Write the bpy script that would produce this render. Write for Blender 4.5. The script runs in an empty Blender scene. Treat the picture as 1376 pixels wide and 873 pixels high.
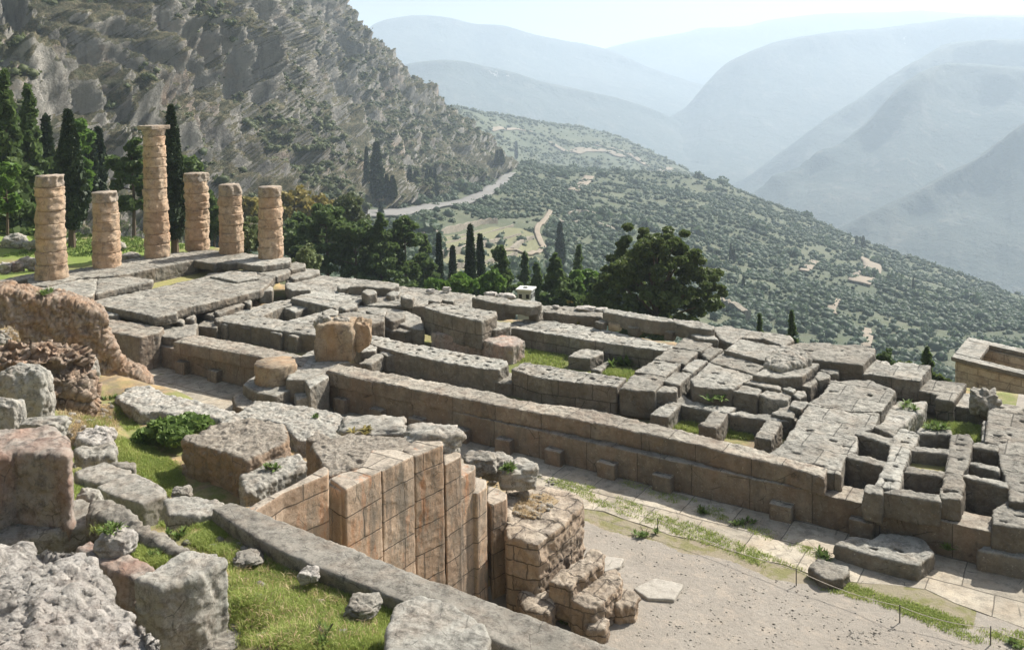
import bpy, bmesh, math, random
import numpy as np
from mathutils import Vector, Matrix, noise
from mathutils.geometry import tessellate_polygon
random.seed(7); rng = np.random.default_rng(7)
SC = bpy.context.scene
COL = SC.collection

# ------------------------------------------------------------------ camera
# world: X = west along the temple, Y = south, Z = up; origin = corner column of the east front
CAM = dict(loc=(61.1, -48.6, 13.05), yaw=-2.134, pitch=.041, roll=.012, f=1221.0, cy=164.5)
def cam_basis():
    y, p, ro = CAM['yaw'], CAM['pitch'], CAM['roll']
    fw = Vector((math.cos(p)*math.cos(y), -math.cos(p)*math.sin(y), -math.sin(p)))
    r = fw.cross(Vector((0, 0, 1))).normalized(); d = fw.cross(r)
    if d.z > 0: d = -d
    return Vector(CAM['loc']), math.cos(ro)*r + math.sin(ro)*d, -math.sin(ro)*r + math.cos(ro)*d, fw
C0, CR, CD, CF = cam_basis()
cd = bpy.data.cameras.new('camera'); cam = bpy.data.objects.new('camera', cd); COL.objects.link(cam)
M3 = Matrix((CR, -CD, -CF)).transposed()
cam.matrix_world = Matrix.Translation(C0) @ M3.to_4x4()
cd.sensor_width = 36; cd.lens = CAM['f']/1376*36; cd.shift_y = -(436.5-CAM['cy'])/1376
cd.clip_start = .2; cd.clip_end = 60000
SC.camera = cam
def ray(x, y): return (CF + CR*((x-688)/CAM['f']) + CD*((y-CAM['cy'])/CAM['f']))
def W(x, y, z):                       # where the sight line through a photo pixel meets height z
    v = ray(x, y); t = (z-C0.z)/v.z; return C0 + v*t
def WD(x, y, d):                      # the point at distance d on that line
    return C0 + ray(x, y).normalized()*d
def WH(x, y, d):                      # the point at horizontal distance d
    v = ray(x, y); return C0 + v*(d/math.hypot(v.x, v.y))

# ------------------------------------------------------------------ light
SUN_EL, SUN_AZ = math.radians(44), math.radians(19)      # azimuth: degrees west of the temple's south
sd = Vector((math.sin(SUN_AZ)*math.cos(SUN_EL), math.cos(SUN_AZ)*math.cos(SUN_EL), math.sin(SUN_EL)))
wd = bpy.data.worlds.new('World'); SC.world = wd; wd.use_nodes = True
nt = wd.node_tree; bg = nt.nodes['Background']; sky = nt.nodes.new('ShaderNodeTexSky')
sky.sky_type = 'NISHITA'; sky.sun_disc = False; sky.sun_elevation = SUN_EL
sky.sun_rotation = math.atan2(sd.x, sd.y); sky.dust_density = 7.0; sky.altitude = 600; sky.air_density = 1.0
nt.links.new(sky.outputs[0], bg.inputs[0]); bg.inputs[1].default_value = .07
sl = bpy.data.lights.new('sun', 'SUN'); sl.energy = 5.0; sl.angle = math.radians(.6); sl.color = (1, .955, .88)
so = bpy.data.objects.new('sun', sl); COL.objects.link(so); so.rotation_euler = sd.to_track_quat('Z', 'Y').to_euler()
SC.view_settings.view_transform = 'Standard'; SC.view_settings.look = 'None'
SC.view_settings.exposure = 1.02; SC.view_settings.gamma = 1
SC.render.engine = 'CYCLES'
HAZE_DENSITY = 2.0e-4
SC.cycles.volume_bounces = 2; SC.cycles.max_bounces = 6; SC.cycles.transparent_max_bounces = 8

# ------------------------------------------------------------------ materials
class MT:
    def __init__(s, name, rough=.9):
        s.m = bpy.data.materials.new(name); s.m.use_nodes = True; s.nt = s.m.node_tree; s.N = s.nt.nodes
        s.b = s.N['Principled BSDF']; s.b.inputs['Roughness'].default_value = rough
        s.b.inputs['Specular IOR Level'].default_value = .25
        s.pos = s.N.new('ShaderNodeNewGeometry')
    def link(s, a, b): s.nt.links.new(a, b)
    def mapped(s, sc=(1, 1, 1), vec=None):
        m = s.N.new('ShaderNodeMapping'); m.inputs['Scale'].default_value = sc
        s.link(vec or s.pos.outputs['Position'], m.inputs[0]); return m.outputs[0]
    def noise(s, scale, detail=6, rough=.6, vec=None, dist=0):
        n = s.N.new('ShaderNodeTexNoise'); n.inputs['Scale'].default_value = scale; n.inputs['Detail'].default_value = detail
        n.inputs['Roughness'].default_value = rough; n.inputs['Distortion'].default_value = dist
        s.link(vec or s.pos.outputs['Position'], n.inputs['Vector']); return n.outputs[0]
    def vor(s, scale, vec=None, feat='F1', out='Distance', rnd=1):
        n = s.N.new('ShaderNodeTexVoronoi'); n.feature = feat; n.inputs['Scale'].default_value = scale
        n.inputs['Randomness'].default_value = rnd
        s.link(vec or s.pos.outputs['Position'], n.inputs['Vector']); return n.outputs[out]
    def ramp(s, fac, stops, interp='LINEAR'):
        r = s.N.new('ShaderNodeValToRGB'); cr = r.color_ramp; cr.interpolation = interp
        while len(cr.elements) < len(stops): cr.elements.new(.5)
        for e, (p, c) in zip(cr.elements, stops):
            e.position = p; e.color = (c, c, c, 1) if isinstance(c, (int, float)) else (*c, 1)
        s.link(fac, r.inputs[0]); return r.outputs[0]
    def mix(s, f, a, b, mode='MIX'):
        m = s.N.new('ShaderNodeMix'); m.data_type = 'RGBA'; m.blend_type = mode
        for i, v in ((0, f), (6, a), (7, b)):
            if isinstance(v, (int, float)): m.inputs[i].default_value = v if i == 0 else (v, v, v, 1)
            elif isinstance(v, tuple): m.inputs[i].default_value = (*v, 1)
            else: s.link(v, m.inputs[i])
        return m.outputs[2]
    def math(s, op, a, b=0, c=None):
        m = s.N.new('ShaderNodeMath'); m.operation = op
        for i, v in enumerate((a, b) if c is None else (a, b, c)):
            if isinstance(v, (int, float)): m.inputs[i].default_value = v
            else: s.link(v, m.inputs[i])
        return m.outputs[0]
    def sep(s, vec):
        n = s.N.new('ShaderNodeSeparateXYZ'); s.link(vec, n.inputs[0]); return n.outputs
    def comb(s, x, y, z):
        n = s.N.new('ShaderNodeCombineXYZ')
        for i, v in enumerate((x, y, z)):
            if isinstance(v, (int, float)): n.inputs[i].default_value = v
            else: s.link(v, n.inputs[i])
        return n.outputs[0]
    def bump(s, h, dist, strength=1, prev=None):
        n = s.N.new('ShaderNodeBump'); n.inputs['Distance'].default_value = dist; n.inputs['Strength'].default_value = strength
        s.link(h, n.inputs['Height'])
        if prev: s.link(prev, n.inputs['Normal'])
        return n.outputs[0]
    def done(s, col, nrm=None):
        if isinstance(col, tuple): s.b.inputs['Base Color'].default_value = (*col, 1)
        else: s.link(col, s.b.inputs['Base Color'])
        if nrm: s.link(nrm, s.b.inputs['Normal'])
        return s.m

def stone_mat(name, pale, mid, dark, stain=None, stain_amt=.0, sc=1.0, pits=.02, joints=None, speck=.35, bumpk=1.0, side=None, jdark=.7, vary=0, sidel=.5):
    """weathered stone: pale / mid / dark (lichen) patches, optional coloured stains, joints = (length, course)"""
    t = MT(name)
    n1 = t.noise(.55*sc, 8, .65); n2 = t.noise(2.6*sc, 8, .7); n3 = t.noise(14*sc, 6, .75)
    c = t.mix(t.ramp(n1, [(.36, 0), (.64, 1)]), pale, mid)
    lich = t.ramp(t.math('ADD', t.math('MULTIPLY', n2, .7), t.math('MULTIPLY', n3, .3)), [(.47, 0), (.60, 1)])
    c = t.mix(t.math('MULTIPLY', lich, .85), c, dark)
    if side:                                     # upright faces: stone tint on ochre stones, painted-in shade on limestone and wall courses
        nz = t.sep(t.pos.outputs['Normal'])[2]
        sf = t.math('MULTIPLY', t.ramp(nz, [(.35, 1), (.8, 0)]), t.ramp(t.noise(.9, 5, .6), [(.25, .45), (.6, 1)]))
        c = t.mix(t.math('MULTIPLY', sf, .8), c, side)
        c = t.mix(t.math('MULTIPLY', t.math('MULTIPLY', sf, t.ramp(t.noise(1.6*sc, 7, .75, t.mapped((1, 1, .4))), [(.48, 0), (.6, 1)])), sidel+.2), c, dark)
    if stain:
        sn = t.ramp(t.noise(.9*sc, 5, .6, t.mapped((1, 1, .35))), [(.5-.18*stain_amt, 0), (.72-.12*stain_amt, 1)])
        c = t.mix(t.math('MULTIPLY', sn, stain_amt), c, stain)
    sp = t.ramp(t.noise(38*sc, 3, .8), [(.34, 1), (.46, 0)])
    c = t.mix(t.math('MULTIPLY', sp, speck), c, tuple(v*.35 for v in dark))
    ws = t.ramp(t.noise(9*sc, 5, .8), [(.60, 0), (.70, 1)])
    c = t.mix(t.math('MULTIPLY', ws, .55), c, tuple(min(.75, v*1.5) for v in pale))
    ck = t.ramp(t.vor(.9*sc, t.mapped((1, 1, 1)), 'DISTANCE_TO_EDGE'), [(.0, 1), (.018, 0)])
    ckm = t.math('MULTIPLY', ck, t.ramp(t.noise(1.7*sc, 4, .6), [(.5, 0), (.6, .8)]))
    c = t.mix(ckm, c, tuple(v*.4 for v in dark))
    h = t.math('ADD', t.math('MULTIPLY', n2, 1.0), t.math('MULTIPLY', n3, .45))
    nb = t.bump(h, .10*bumpk/sc)
    nb = t.bump(t.noise(45*sc, 5, .8), .022*bumpk/sc, 1, nb)
    pv = t.ramp(t.vor(11*sc), [(.0, 0), (.16, 1)])
    nb = t.bump(pv, pits*bumpk, .9, nb)
    if joints:
        L, H = joints
        X, Y, Z = t.sep(t.pos.outputs['Position'])
        w = t.math('MULTIPLY', t.math('SUBTRACT', t.noise(1.3, 3, .5), .5), .09)
        br = t.N.new('ShaderNodeTexBrick'); br.offset = .5; br.inputs['Scale'].default_value = 1
        br.inputs['Brick Width'].default_value = L; br.inputs['Row Height'].default_value = H
        br.inputs['Mortar Size'].default_value = .018 if jdark > .65 else .026; br.inputs['Mortar Smooth'].default_value = .4
        br.inputs['Color1'].default_value = (0, 0, 0, 1); br.inputs['Color2'].default_value = (1, 1, 1, 1); br.inputs['Mortar'].default_value = (.5, .5, .5, 1)
        nz = t.math('ABSOLUTE', t.sep(t.pos.outputs['Normal'])[2]); top = t.math('GREATER_THAN', nz, .6)
        nx = t.math('ABSOLUTE', t.sep(t.pos.outputs['Normal'])[0]); sidex = t.math('GREATER_THAN', nx, .6)
        u = t.math('ADD', t.math('ADD', t.math('MULTIPLY', X, t.math('SUBTRACT', 1, sidex)), t.math('MULTIPLY', Y, sidex)), w)
        vv = t.math('ADD', t.math('ADD', t.math('MULTIPLY', Z, t.math('SUBTRACT', 1, top)), t.math('MULTIPLY', t.math('MULTIPLY', Y, .55), top)), w)
        t.link(t.comb(u, vv, 0), br.inputs['Vector'])
        f = br.outputs['Fac']
        c = t.mix(t.math('MULTIPLY', f, jdark), c, tuple(v*.35 for v in dark))
        tone = t.math('MULTIPLY_ADD', t.sep(br.outputs['Color'])[0], .34, .83)
        c = t.mix(1, c, t.comb(tone, tone, tone), 'MULTIPLY')
        nb = t.bump(t.math('SUBTRACT', 1, f), .05, 1, nb)
    if not vary and name in ('weathered_limestone', 'jointed_limestone', 'grey_lichen_block', 'ochre_ashlar_courses'): vary = .36
    if name == 'ochre_ashlar_courses':
        stn = t.ramp(t.noise(1, 6, .7, t.mapped((1.6, 1.6, .22))), [(.50, 0), (.62, .75)]); c = t.mix(stn, c, (.12, .105, .085))
        stn = t.ramp(t.noise(1, 5, .7, t.mapped((1.1, 1.1, .3), t.mapped((1, 1, 1)))), [(.36, .6), (.44, 0)]); c = t.mix(stn, c, (.42, .19, .085))
    if vary:
        oi = t.N.new('ShaderNodeObjectInfo'); tone = t.math('MULTIPLY_ADD', oi.outputs['Random'], vary, 1-vary*.6)
        c = t.mix(1, c, t.comb(tone, t.math('POWER', tone, 1.1), t.math('POWER', tone, 1.2)), 'MULTIPLY')
    return t.done(c, nb)

M = {}
M['lime'] = stone_mat('weathered_limestone', (.385, .368, .318), (.275, .262, .225), (.118, .114, .098), (.33, .22, .13), .18, side=(.15, .125, .095))  # side: brown tint darkened as painted shade, likewise on jointed stone and wall
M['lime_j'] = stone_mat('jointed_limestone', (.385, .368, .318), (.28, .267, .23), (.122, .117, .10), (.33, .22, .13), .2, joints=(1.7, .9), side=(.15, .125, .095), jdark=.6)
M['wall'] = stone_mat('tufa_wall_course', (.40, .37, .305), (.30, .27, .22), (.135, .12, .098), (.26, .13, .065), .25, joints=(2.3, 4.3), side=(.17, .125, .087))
M['pave'] = stone_mat('path_paving_slabs', (.44, .39, .305), (.34, .305, .245), (.20, .18, .145), (.36, .26, .16), .3, joints=(1.9, .95), bumpk=.5)
M['column'] = stone_mat('orange_column_stone', (.54, .42, .30), (.44, .325, .22), (.23, .18, .135), (.52, .30, .165), .45, sc=1.0, bumpk=1.4, vary=.3)
M['colgrey'] = stone_mat('grey_capital_stone', (.40, .345, .28), (.31, .26, .205), (.15, .13, .11), (.42, .27, .15), .35)
M['drumst'] = stone_mat('ochre_fallen_stone', (.46, .39, .29), (.38, .29, .20), (.19, .15, .11), (.46, .25, .11), .45, bumpk=1.6)
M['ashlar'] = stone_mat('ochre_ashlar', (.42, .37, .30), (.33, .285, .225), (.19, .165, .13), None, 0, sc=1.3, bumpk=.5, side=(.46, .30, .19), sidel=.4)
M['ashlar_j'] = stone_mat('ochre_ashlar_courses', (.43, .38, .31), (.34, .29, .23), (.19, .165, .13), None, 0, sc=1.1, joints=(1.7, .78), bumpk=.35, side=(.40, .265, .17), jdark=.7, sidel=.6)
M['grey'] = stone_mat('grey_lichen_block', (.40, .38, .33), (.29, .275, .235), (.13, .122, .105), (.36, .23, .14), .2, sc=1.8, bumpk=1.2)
M['pale'] = stone_mat('pale_pitted_boulder', (.56, .525, .475), (.43, .40, .355), (.19, .175, .155), (.42, .30, .23), .2, sc=1.7, bumpk=1.6, pits=.04)
M['rust'] = stone_mat('rust_streaked_rock', (.46, .41, .35), (.34, .295, .25), (.15, .135, .12), (.40, .16, .08), .4, sc=1.5, bumpk=1.4)
M['congl'] = stone_mat('orange_conglomerate', (.50, .42, .34), (.38, .285, .205), (.19, .15, .115), (.46, .25, .13), .5, sc=1.5, bumpk=2.2, pits=.07)
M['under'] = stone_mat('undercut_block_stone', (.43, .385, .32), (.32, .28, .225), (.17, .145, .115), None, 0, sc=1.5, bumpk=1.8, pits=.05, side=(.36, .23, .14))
M['marble'] = stone_mat('white_marble', (.36, .335, .29), (.30, .275, .235), (.27, .25, .21), None, 0, sc=1.5, bumpk=.4)
M['buff'] = stone_mat('restored_treasury_stone', (.52, .44, .32), (.44, .355, .25), (.28, .225, .16), (.46, .31, .19), .25, joints=(1.1, .42), bumpk=.6, jdark=.4)
M['path'] = None

def ground_mat():
    t = MT('ground_soil_grass_gravel')
    P = t.pos.outputs['Position']; X, Y, Z = t.sep(P)
    n = t.noise(.35, 8, .65); nf = t.noise(5, 8, .75); g3 = t.noise(26, 4, .8)
    gravel = t.mix(t.ramp(nf, [(.35, 0), (.65, 1)]), (.325, .295, .25), (.25, .225, .19))
    gravel = t.mix(t.ramp(n, [(.38, 0), (.6, .6)]), gravel, (.235, .21, .175)); gravel = t.mix(t.ramp(t.noise(1.7, 6, .7), [(.5, 0), (.68, .55)]), gravel, (.39, .33, .26))
    gravel = t.mix(t.ramp(t.vor(9), [(.0, .5), (.08, 0)]), gravel, (.44, .40, .35))
    gravel = t.mix(t.ramp(g3, [(.35, .5), (.5, 0)]), gravel, (.2, .18, .155))
    soil = t.mix(nf, (.26, .20, .13), (.17, .13, .085))
    straw = t.mix(g3, (.42, .30, .15), (.30, .21, .11))
    grass = t.mix(nf, (.17, .19, .055), (.09, .11, .03)); grass = t.mix(t.ramp(t.noise(2.2, 7, .75), [(.46, 0), (.62, .8)]), grass, (.25, .2, .12))
    grass = t.mix(t.ramp(g3, [(.4, 0), (.7, .6)]), grass, (.24, .25, .08))
    scrub = t.mix(t.noise(.06, 6, .7), (.05, .06, .03), (.10, .10, .055))
    # gravel court in front of the north wall
    wob = t.math('MULTIPLY', t.math('SUBTRACT', t.noise(.6, 5, .6), .5), 1.6)
    yy = t.math('ADD', Y, wob)
    # near green / straw split
    gmask = t.ramp(n, [(.42, 0), (.56, 1)])
    c = t.mix(gmask, grass, t.mix(t.ramp(t.noise(1.1, 5, .6), [(.45, 0), (.6, 1)]), soil, straw))
    def band(v, a, b):                                      # 1 between a and b
        return t.math('MULTIPLY', t.math('GREATER_THAN', v, a), t.math('LESS_THAN', v, b))
    court = t.math('MULTIPLY', band(yy, -30, -19.6), t.math('LESS_THAN', Z, -2.6))
    c = t.mix(court, c, gravel)
    # mottled grass among the stones on the path side
    pth = t.math('MULTIPLY', band(yy, -19.6, -14.8), t.math('LESS_THAN', Z, -2.6))
    c = t.mix(t.math('MULTIPLY', pth, .85), c, t.mix(t.ramp(t.noise(1.6, 5, .6), [(.46, 0), (.58, 1)]), (.25, .215, .155), (.17, .165, .07)))
    lawn = t.math('LESS_THAN', X, -3)
    c = t.mix(t.math('MULTIPLY', lawn, .9), c, t.mix(t.ramp(t.noise(.25, 5, .6), [(.5, 0), (.66, 1)]), (.15, .21, .04), (.2, .17, .08)))
    west = t.math('MULTIPLY', t.math('GREATER_THAN', X, 58.5), band(yy, -30, 6)); c = t.mix(west, c, gravel)
    far = t.math('GREATER_THAN', Y, 5)
    c = t.mix(far, c, scrub)
    nb = t.bump(nf, .06); nb = t.bump(g3, .02, 1, nb)
    return t.done(c, nb)
M['ground'] = ground_mat()

def grass_sheet_mat(name, a, b, c3):
    t = MT(name); n = t.noise(3, 8, .7); g = t.noise(30, 3, .8)
    c = t.mix(t.ramp(n, [(.35, 0), (.65, 1)]), a, b); c = t.mix(t.ramp(g, [(.45, 0), (.7, .7)]), c, c3)
    return t.done(c, t.bump(g, .04))

def leaf_mat(name, a, b, c3=None, trans=.35, hue_scale=.5):
    t = MT(name, .6)
    n = t.noise(hue_scale, 4, .6); r = t.pos.outputs['Random Per Island']
    c = t.mix(t.ramp(n, [(.35, 0), (.65, 1)]), a, b)
    c = t.mix(t.math('MULTIPLY', r, .6), c, c3 or tuple(v*1.7 for v in a))
    t.link(c, t.b.inputs['Base Color'])
    tr = t.N.new('ShaderNodeBsdfTranslucent'); t.link(c, tr.inputs[0])
    mx = t.N.new('ShaderNodeMixShader'); mx.inputs[0].default_value = trans
    t.link(t.b.outputs[0], mx.inputs[1]); t.link(tr.outputs[0], mx.inputs[2])
    t.link(mx.outputs[0], t.N['Material Output'].inputs[0]); return t.m
M['cyp'] = leaf_mat('cypress_foliage', (.018, .032, .014), (.03, .05, .02), (.05, .075, .028), .15)
M['pine'] = leaf_mat('pine_foliage', (.06, .10, .03), (.085, .13, .04), (.14, .19, .06), .45)
M['bigpine'] = leaf_mat('big_pine_foliage', (.065, .10, .03), (.09, .125, .038), (.14, .17, .05), .4)
M['light'] = leaf_mat('bright_leaves', (.07, .14, .025), (.11, .19, .035), (.16, .26, .05), .4)
M['olive'] = leaf_mat('olive_leaves', (.05, .082, .048), (.07, .10, .058), (.105, .14, .08), .4, .03)
M['scrubleaf'] = leaf_mat('hill_scrub_leaves', (.055, .08, .03), (.09, .11, .042), (.13, .14, .06), .35, .02)
M['gold'] = leaf_mat('golden_shrub_leaves', (.24, .19, .05), (.16, .16, .05), (.32, .25, .07), .35)
M['sage'] = leaf_mat('sage_shrub_leaves', (.12, .15, .06), (.16, .19, .08), (.2, .24, .1), .3)
M['weed'] = leaf_mat('weed_leaves', (.09, .15, .035), (.12, .18, .045), (.19, .26, .07), .35, 2)
M['blade'] = leaf_mat('grass_blades', (.19, .28, .05), (.28, .35, .08), (.44, .44, .16), .35, 1.2)
M['straw'] = leaf_mat('dry_grass_blades', (.40, .29, .15), (.46, .34, .2), (.56, .44, .27), .3, 1.2)
def plain(name, col, rough=.8, sc=6):
    t = MT(name, rough); n = t.noise(sc, 6, .7)
    return t.done(t.mix(n, tuple(v*.7 for v in col), tuple(v*1.25 for v in col)), t.bump(n, .02))
M['bark'] = plain('bark', (.10, .075, .05)); M['white'] = plain('hut_roof_paint', (.5, .5, .48), .6, 3)
M['concrete'] = plain('hut_concrete', (.30, .31, .29)); M['dark'] = plain('dark_opening', (.02, .02, .02))
M['rope'] = plain('rope_fibre', (.45, .40, .33)); M['post'] = plain('iron_post', (.09, .08, .07))
M['roadm'] = plain('asphalt_road', (.16, .155, .145), .9, .2); M['track'] = plain('dirt_track', (.21, .175, .13), .9, .1)

def cliff_mat():
    t = MT('cliff_rock')
    P = t.pos.outputs['Position']
    st = t.mapped((.05, .05, .012), P)
    n1 = t.noise(1, 9, .7, st, .5); n2 = t.noise(.12, 8, .75); n3 = t.noise(.6, 6, .8)
    rock = t.mix(t.ramp(n1, [(.38, 0), (.62, 1)]), (.47, .44, .385), (.26, .248, .215))
    rock = t.mix(t.ramp(t.noise(.022, 6, .75), [(.54, 0), (.66, .7)]), rock, (.46, .33, .235))
    rock = t.mix(t.ramp(t.noise(1, 6, .7, t.mapped((.16, .16, .018), P)), [(.38, .75), (.5, 0)]), rock, (.17, .165, .15))
    rock = t.mix(t.ramp(n2, [(.34, .7), (.42, 0)]), rock, (.14, .14, .115))
    nz = t.sep(t.pos.outputs['Normal'])[2]
    veg = t.math('ADD', t.math('MULTIPLY', nz, .8), t.math('MULTIPLY', t.noise(.05, 8, .8), .9))
    vm = t.ramp(veg, [(.76, 0), (.86, 1)])
    vc = t.mix(t.ramp(n3, [(.44, 0), (.56, 1)]), (.075, .085, .035), (.22, .19, .105))
    vc = t.mix(t.ramp(n2, [(.42, .8), (.52, 0)]), vc, (.045, .055, .025))
    c = t.mix(t.math('MULTIPLY', vm, .9), rock, vc)
    nb = t.bump(n1, 9, 1); nb = t.bump(n2, 5, 1, nb); nb = t.bump(n3, 1.4, 1, nb)
    return t.done(c, nb)
M['cliff'] = cliff_mat()
def hill_mat():
    t = MT('hillside_earth')
    n = t.noise(.012, 8, .7); n2 = t.noise(.12, 7, .75)
    c = t.mix(t.ramp(n, [(.4, 0), (.62, 1)]), (.055, .07, .042), (.10, .105, .062))
    c = t.mix(t.ramp(n2, [(.48, 0), (.60, 1)]), c, (.07, .085, .04))
    c = t.mix(t.ramp(t.noise(.02, 6, .8), [(.66, 0), (.72, .8)]), c, (.34, .28, .20))
    return t.done(c, t.bump(n2, 1.5))
M['hill'] = hill_mat()
def ridge_mat():
    t = MT('far_ridge_slopes')
    n = t.noise(.0016, 9, .7); n2 = t.noise(.012, 8, .75)
    c = t.mix(t.ramp(n, [(.4, 0), (.62, 1)]), (.035, .055, .045), (.075, .085, .065))
    c = t.mix(t.ramp(n2, [(.52, 0), (.64, .6)]), c, (.16, .15, .12))
    c = t.mix(t.ramp(t.noise(.004, 5, .8), [(.68, 0), (.70, .8)]), c, (.5, .45, .38))
    return t.done(c, t.bump(n2, 45))
M['ridge'] = ridge_mat()

# ------------------------------------------------------------------ object helpers
def link(name, me, mat=None, parent=None, loc=None, smooth=False):
    o = bpy.data.objects.new(name, me); COL.objects.link(o)
    if mat: me.materials.append(mat)
    if smooth:
        me.polygons.foreach_set('use_smooth', np.ones(len(me.polygons), bool))
    if loc is not None: o.location = loc
    if parent: o.parent = parent
    return o
def tag(o, label=None, cat=None, group=None, kind=None):
    for k, v in (('label', label), ('category', cat), ('group', group), ('kind', kind)):
        if v: o[k] = v
    return o
def empty(name, loc, rz=0):
    o = bpy.data.objects.new(name, None); COL.objects.link(o); o.location = loc; o.rotation_euler.z = rz; o.empty_display_size = .3; return o
def np_mesh(name, V, Fq, nper=4):
    me = bpy.data.meshes.new(name); V = np.asarray(V, np.float32); Fq = np.asarray(Fq, np.int32)
    me.vertices.add(len(V)); me.vertices.foreach_set('co', V.ravel())
    me.loops.add(Fq.size); me.loops.foreach_set('vertex_index', Fq.ravel())
    me.polygons.add(len(Fq)); me.polygons.foreach_set('loop_start', np.arange(0, Fq.size, nper, dtype=np.int32))
    me.update(calc_edges=True); return me
def bm_obj(name, bm, mat, parent=None, loc=None, smooth=False):
    me = bpy.data.meshes.new(name)
    if loc is not None: bmesh.ops.translate(bm, vec=-Vector(loc), verts=bm.verts)
    bmesh.ops.recalc_face_normals(bm, faces=bm.faces)
    bm.to_mesh(me); bm.free()
    return link(name, me, mat, parent, loc, smooth)

def tex(name, scale, depth=3, kind='CLOUDS', hard=False):
    tx = bpy.data.textures.new(name, kind)
    if kind == 'CLOUDS': tx.noise_scale = scale; tx.noise_depth = depth; tx.noise_type = 'HARD_NOISE' if hard else 'SOFT_NOISE'
    return tx
TX = {'s': tex('chips', .22, 5, hard=True), 'c': tex('chunks', .4, 2, 'CLOUDS'), 'm': tex('lumps', .75, 5, hard=True), 'l': tex('swell', 2.2, 2), 'xs': tex('pits', .06, 3)}
def roughen(o, voxel, disp=(('m', .10), ('s', .05)), smooth=1):
    r = o.modifiers.new('remesh', 'REMESH'); r.mode = 'VOXEL'; r.voxel_size = voxel; r.use_smooth_shade = True
    if smooth:
        s = o.modifiers.new('smooth', 'SMOOTH'); s.iterations = smooth; s.factor = .12
    for k, st in disp:
        d = o.modifiers.new('disp', 'DISPLACE'); d.texture = TX[k]; d.strength = st; d.mid_level = .5; d.texture_coords = 'GLOBAL'
    return o

def prism_bm(bm, pts, z, h, holes=(), hdepth=.32, flare=0.0):
    """solid of plan pts (world XY) with top at z and height h; holes are sunk into the top"""
    P = [Vector((p[0], p[1], z)) for p in pts]
    H = [[Vector((q[0], q[1], z)) for q in hl] for hl in holes]
    tris = tessellate_polygon([P]+H)
    allp = P+[q for hl in H for q in hl]
    vt = [bm.verts.new(p) for p in allp]
    for t in tris:
        try: bm.faces.new([vt[i] for i in t])
        except ValueError: pass
    vb = [bm.verts.new((p.x, p.y, z-h)) for p in P]
    n = len(P)
    for i in range(n): bm.faces.new((vt[i], vt[(i+1) % n], vb[(i+1) % n], vb[i]))
    tb = tessellate_polygon([P])
    for t in tb:
        try: bm.faces.new([vb[i] for i in t])
        except ValueError: pass
    k = n
    for hl in H:
        m = len(hl); fl = [bm.verts.new((q.x, q.y, z-hdepth)) for q in hl]
        for i in range(m): bm.faces.new((vt[k+i], vt[k+(i+1) % m], fl[(i+1) % m], fl[i]))
        bm.faces.new(fl); k += m
def inside(p, poly):
    c = False; n = len(poly)
    for i in range(n):
        a, b = poly[i], poly[i-1]
        if (a[1] > p[1]) != (b[1] > p[1]) and p[0] < (b[0]-a[0])*(p[1]-a[1])/(b[1]-a[1])+a[0]: c = not c
    return c
def edist(p, poly):
    m = 1e9; n = len(poly)
    for i in range(n):
        a = Vector(poly[i-1][:2]); b = Vector(poly[i][:2]); q = Vector(p); ab = b-a
        t = max(0, min(1, (q-a).dot(ab)/max(ab.length_squared, 1e-9))); m = min(m, (a+ab*t-q).length)
    return m
def dowels(poly, n, r):
    """small square clamp holes, in pairs, kept clear of the edge"""
    xs = [p[0] for p in poly]; ys = [p[1] for p in poly]; out = []; cen = []
    for _ in range(n*30):
        if len(out) >= n: break
        c = (r.uniform(min(xs), max(xs)), r.uniform(min(ys), max(ys)))
        if inside(c, poly) and edist(c, poly) > .28 and all(math.dist(c, q) > .5 for q in cen):
            cen.append(c); s = r.uniform(.07, .125); a = r.uniform(-.2, .2); w = s*r.uniform(.7, 2.2)
            out.append([(c[0]+w*math.cos(a)*i-s*math.sin(a)*j, c[1]+w*math.sin(a)*i+s*math.cos(a)*j) for i, j in ((-1, -1), (1, -1), (1, 1), (-1, 1))])
    return out

TILE = dict(A=(0, 325), B=(344, 325), C=(688, 325), D=(1032, 400), E=(1032, 560), F=(800, 440), G=(344, 440), H=(0, 655), I=(0, 480), P=None)
def px(tile, q):
    if tile == 'P': return q
    a, b = TILE[tile]; return (a+q[0]/4, b+q[1]/4)
def block(name, label, tile, pts, z, h, mat='lime', holes=0, cat='stone block', group=None, rough=1.0, voxel=None, parent=None, nojit=False):
    r = random.Random(label)
    wp = [W(*px(tile, q), z) for q in pts]
    cx = sum(p.x for p in wp)/len(wp); cy = sum(p.y for p in wp)/len(wp)
    # ragged outline
    out = []
    n = len(wp)
    for i in range(n):
        a, b = wp[i], wp[(i+1) % n]; L = (b-a).length; k = max(1, int(L/.8))
        for j in range(k):
            p = a.lerp(b, j/k); jit = 0 if nojit else (.03 if j == 0 else .05)*rough
            out.append((p.x+r.uniform(-jit, jit), p.y+r.uniform(-jit, jit)))
    area = abs(sum(out[i-1][0]*out[i][1]-out[i][0]*out[i-1][1] for i in range(len(out))))/2
    if sum(out[i-1][0]*out[i][1]-out[i][0]*out[i-1][1] for i in range(len(out))) < 0: out.reverse()
    bm = bmesh.new(); prism_bm(bm, out, z, h, dowels(out, holes, r) if holes else ())
    # slight tilt and settling of each block
    tx, ty = (r.uniform(-.012, .012), r.uniform(-.012, .012)) if area < 12 else (0, 0)
    for v in bm.verts: v.co.z += (v.co.x-cx)*tx+(v.co.y-cy)*ty
    o = bm_obj(name, bm, M[mat], parent, (cx, cy, z-h))
    d = math.dist((cx, cy, z), C0); vx = voxel*.85 if voxel else max(.03, d/1050)
    roughen(o, vx, (('m', -.13*rough), ('s', -.07*rough)))
    if not parent: tag(o, label, cat, group)
    return o

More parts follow.
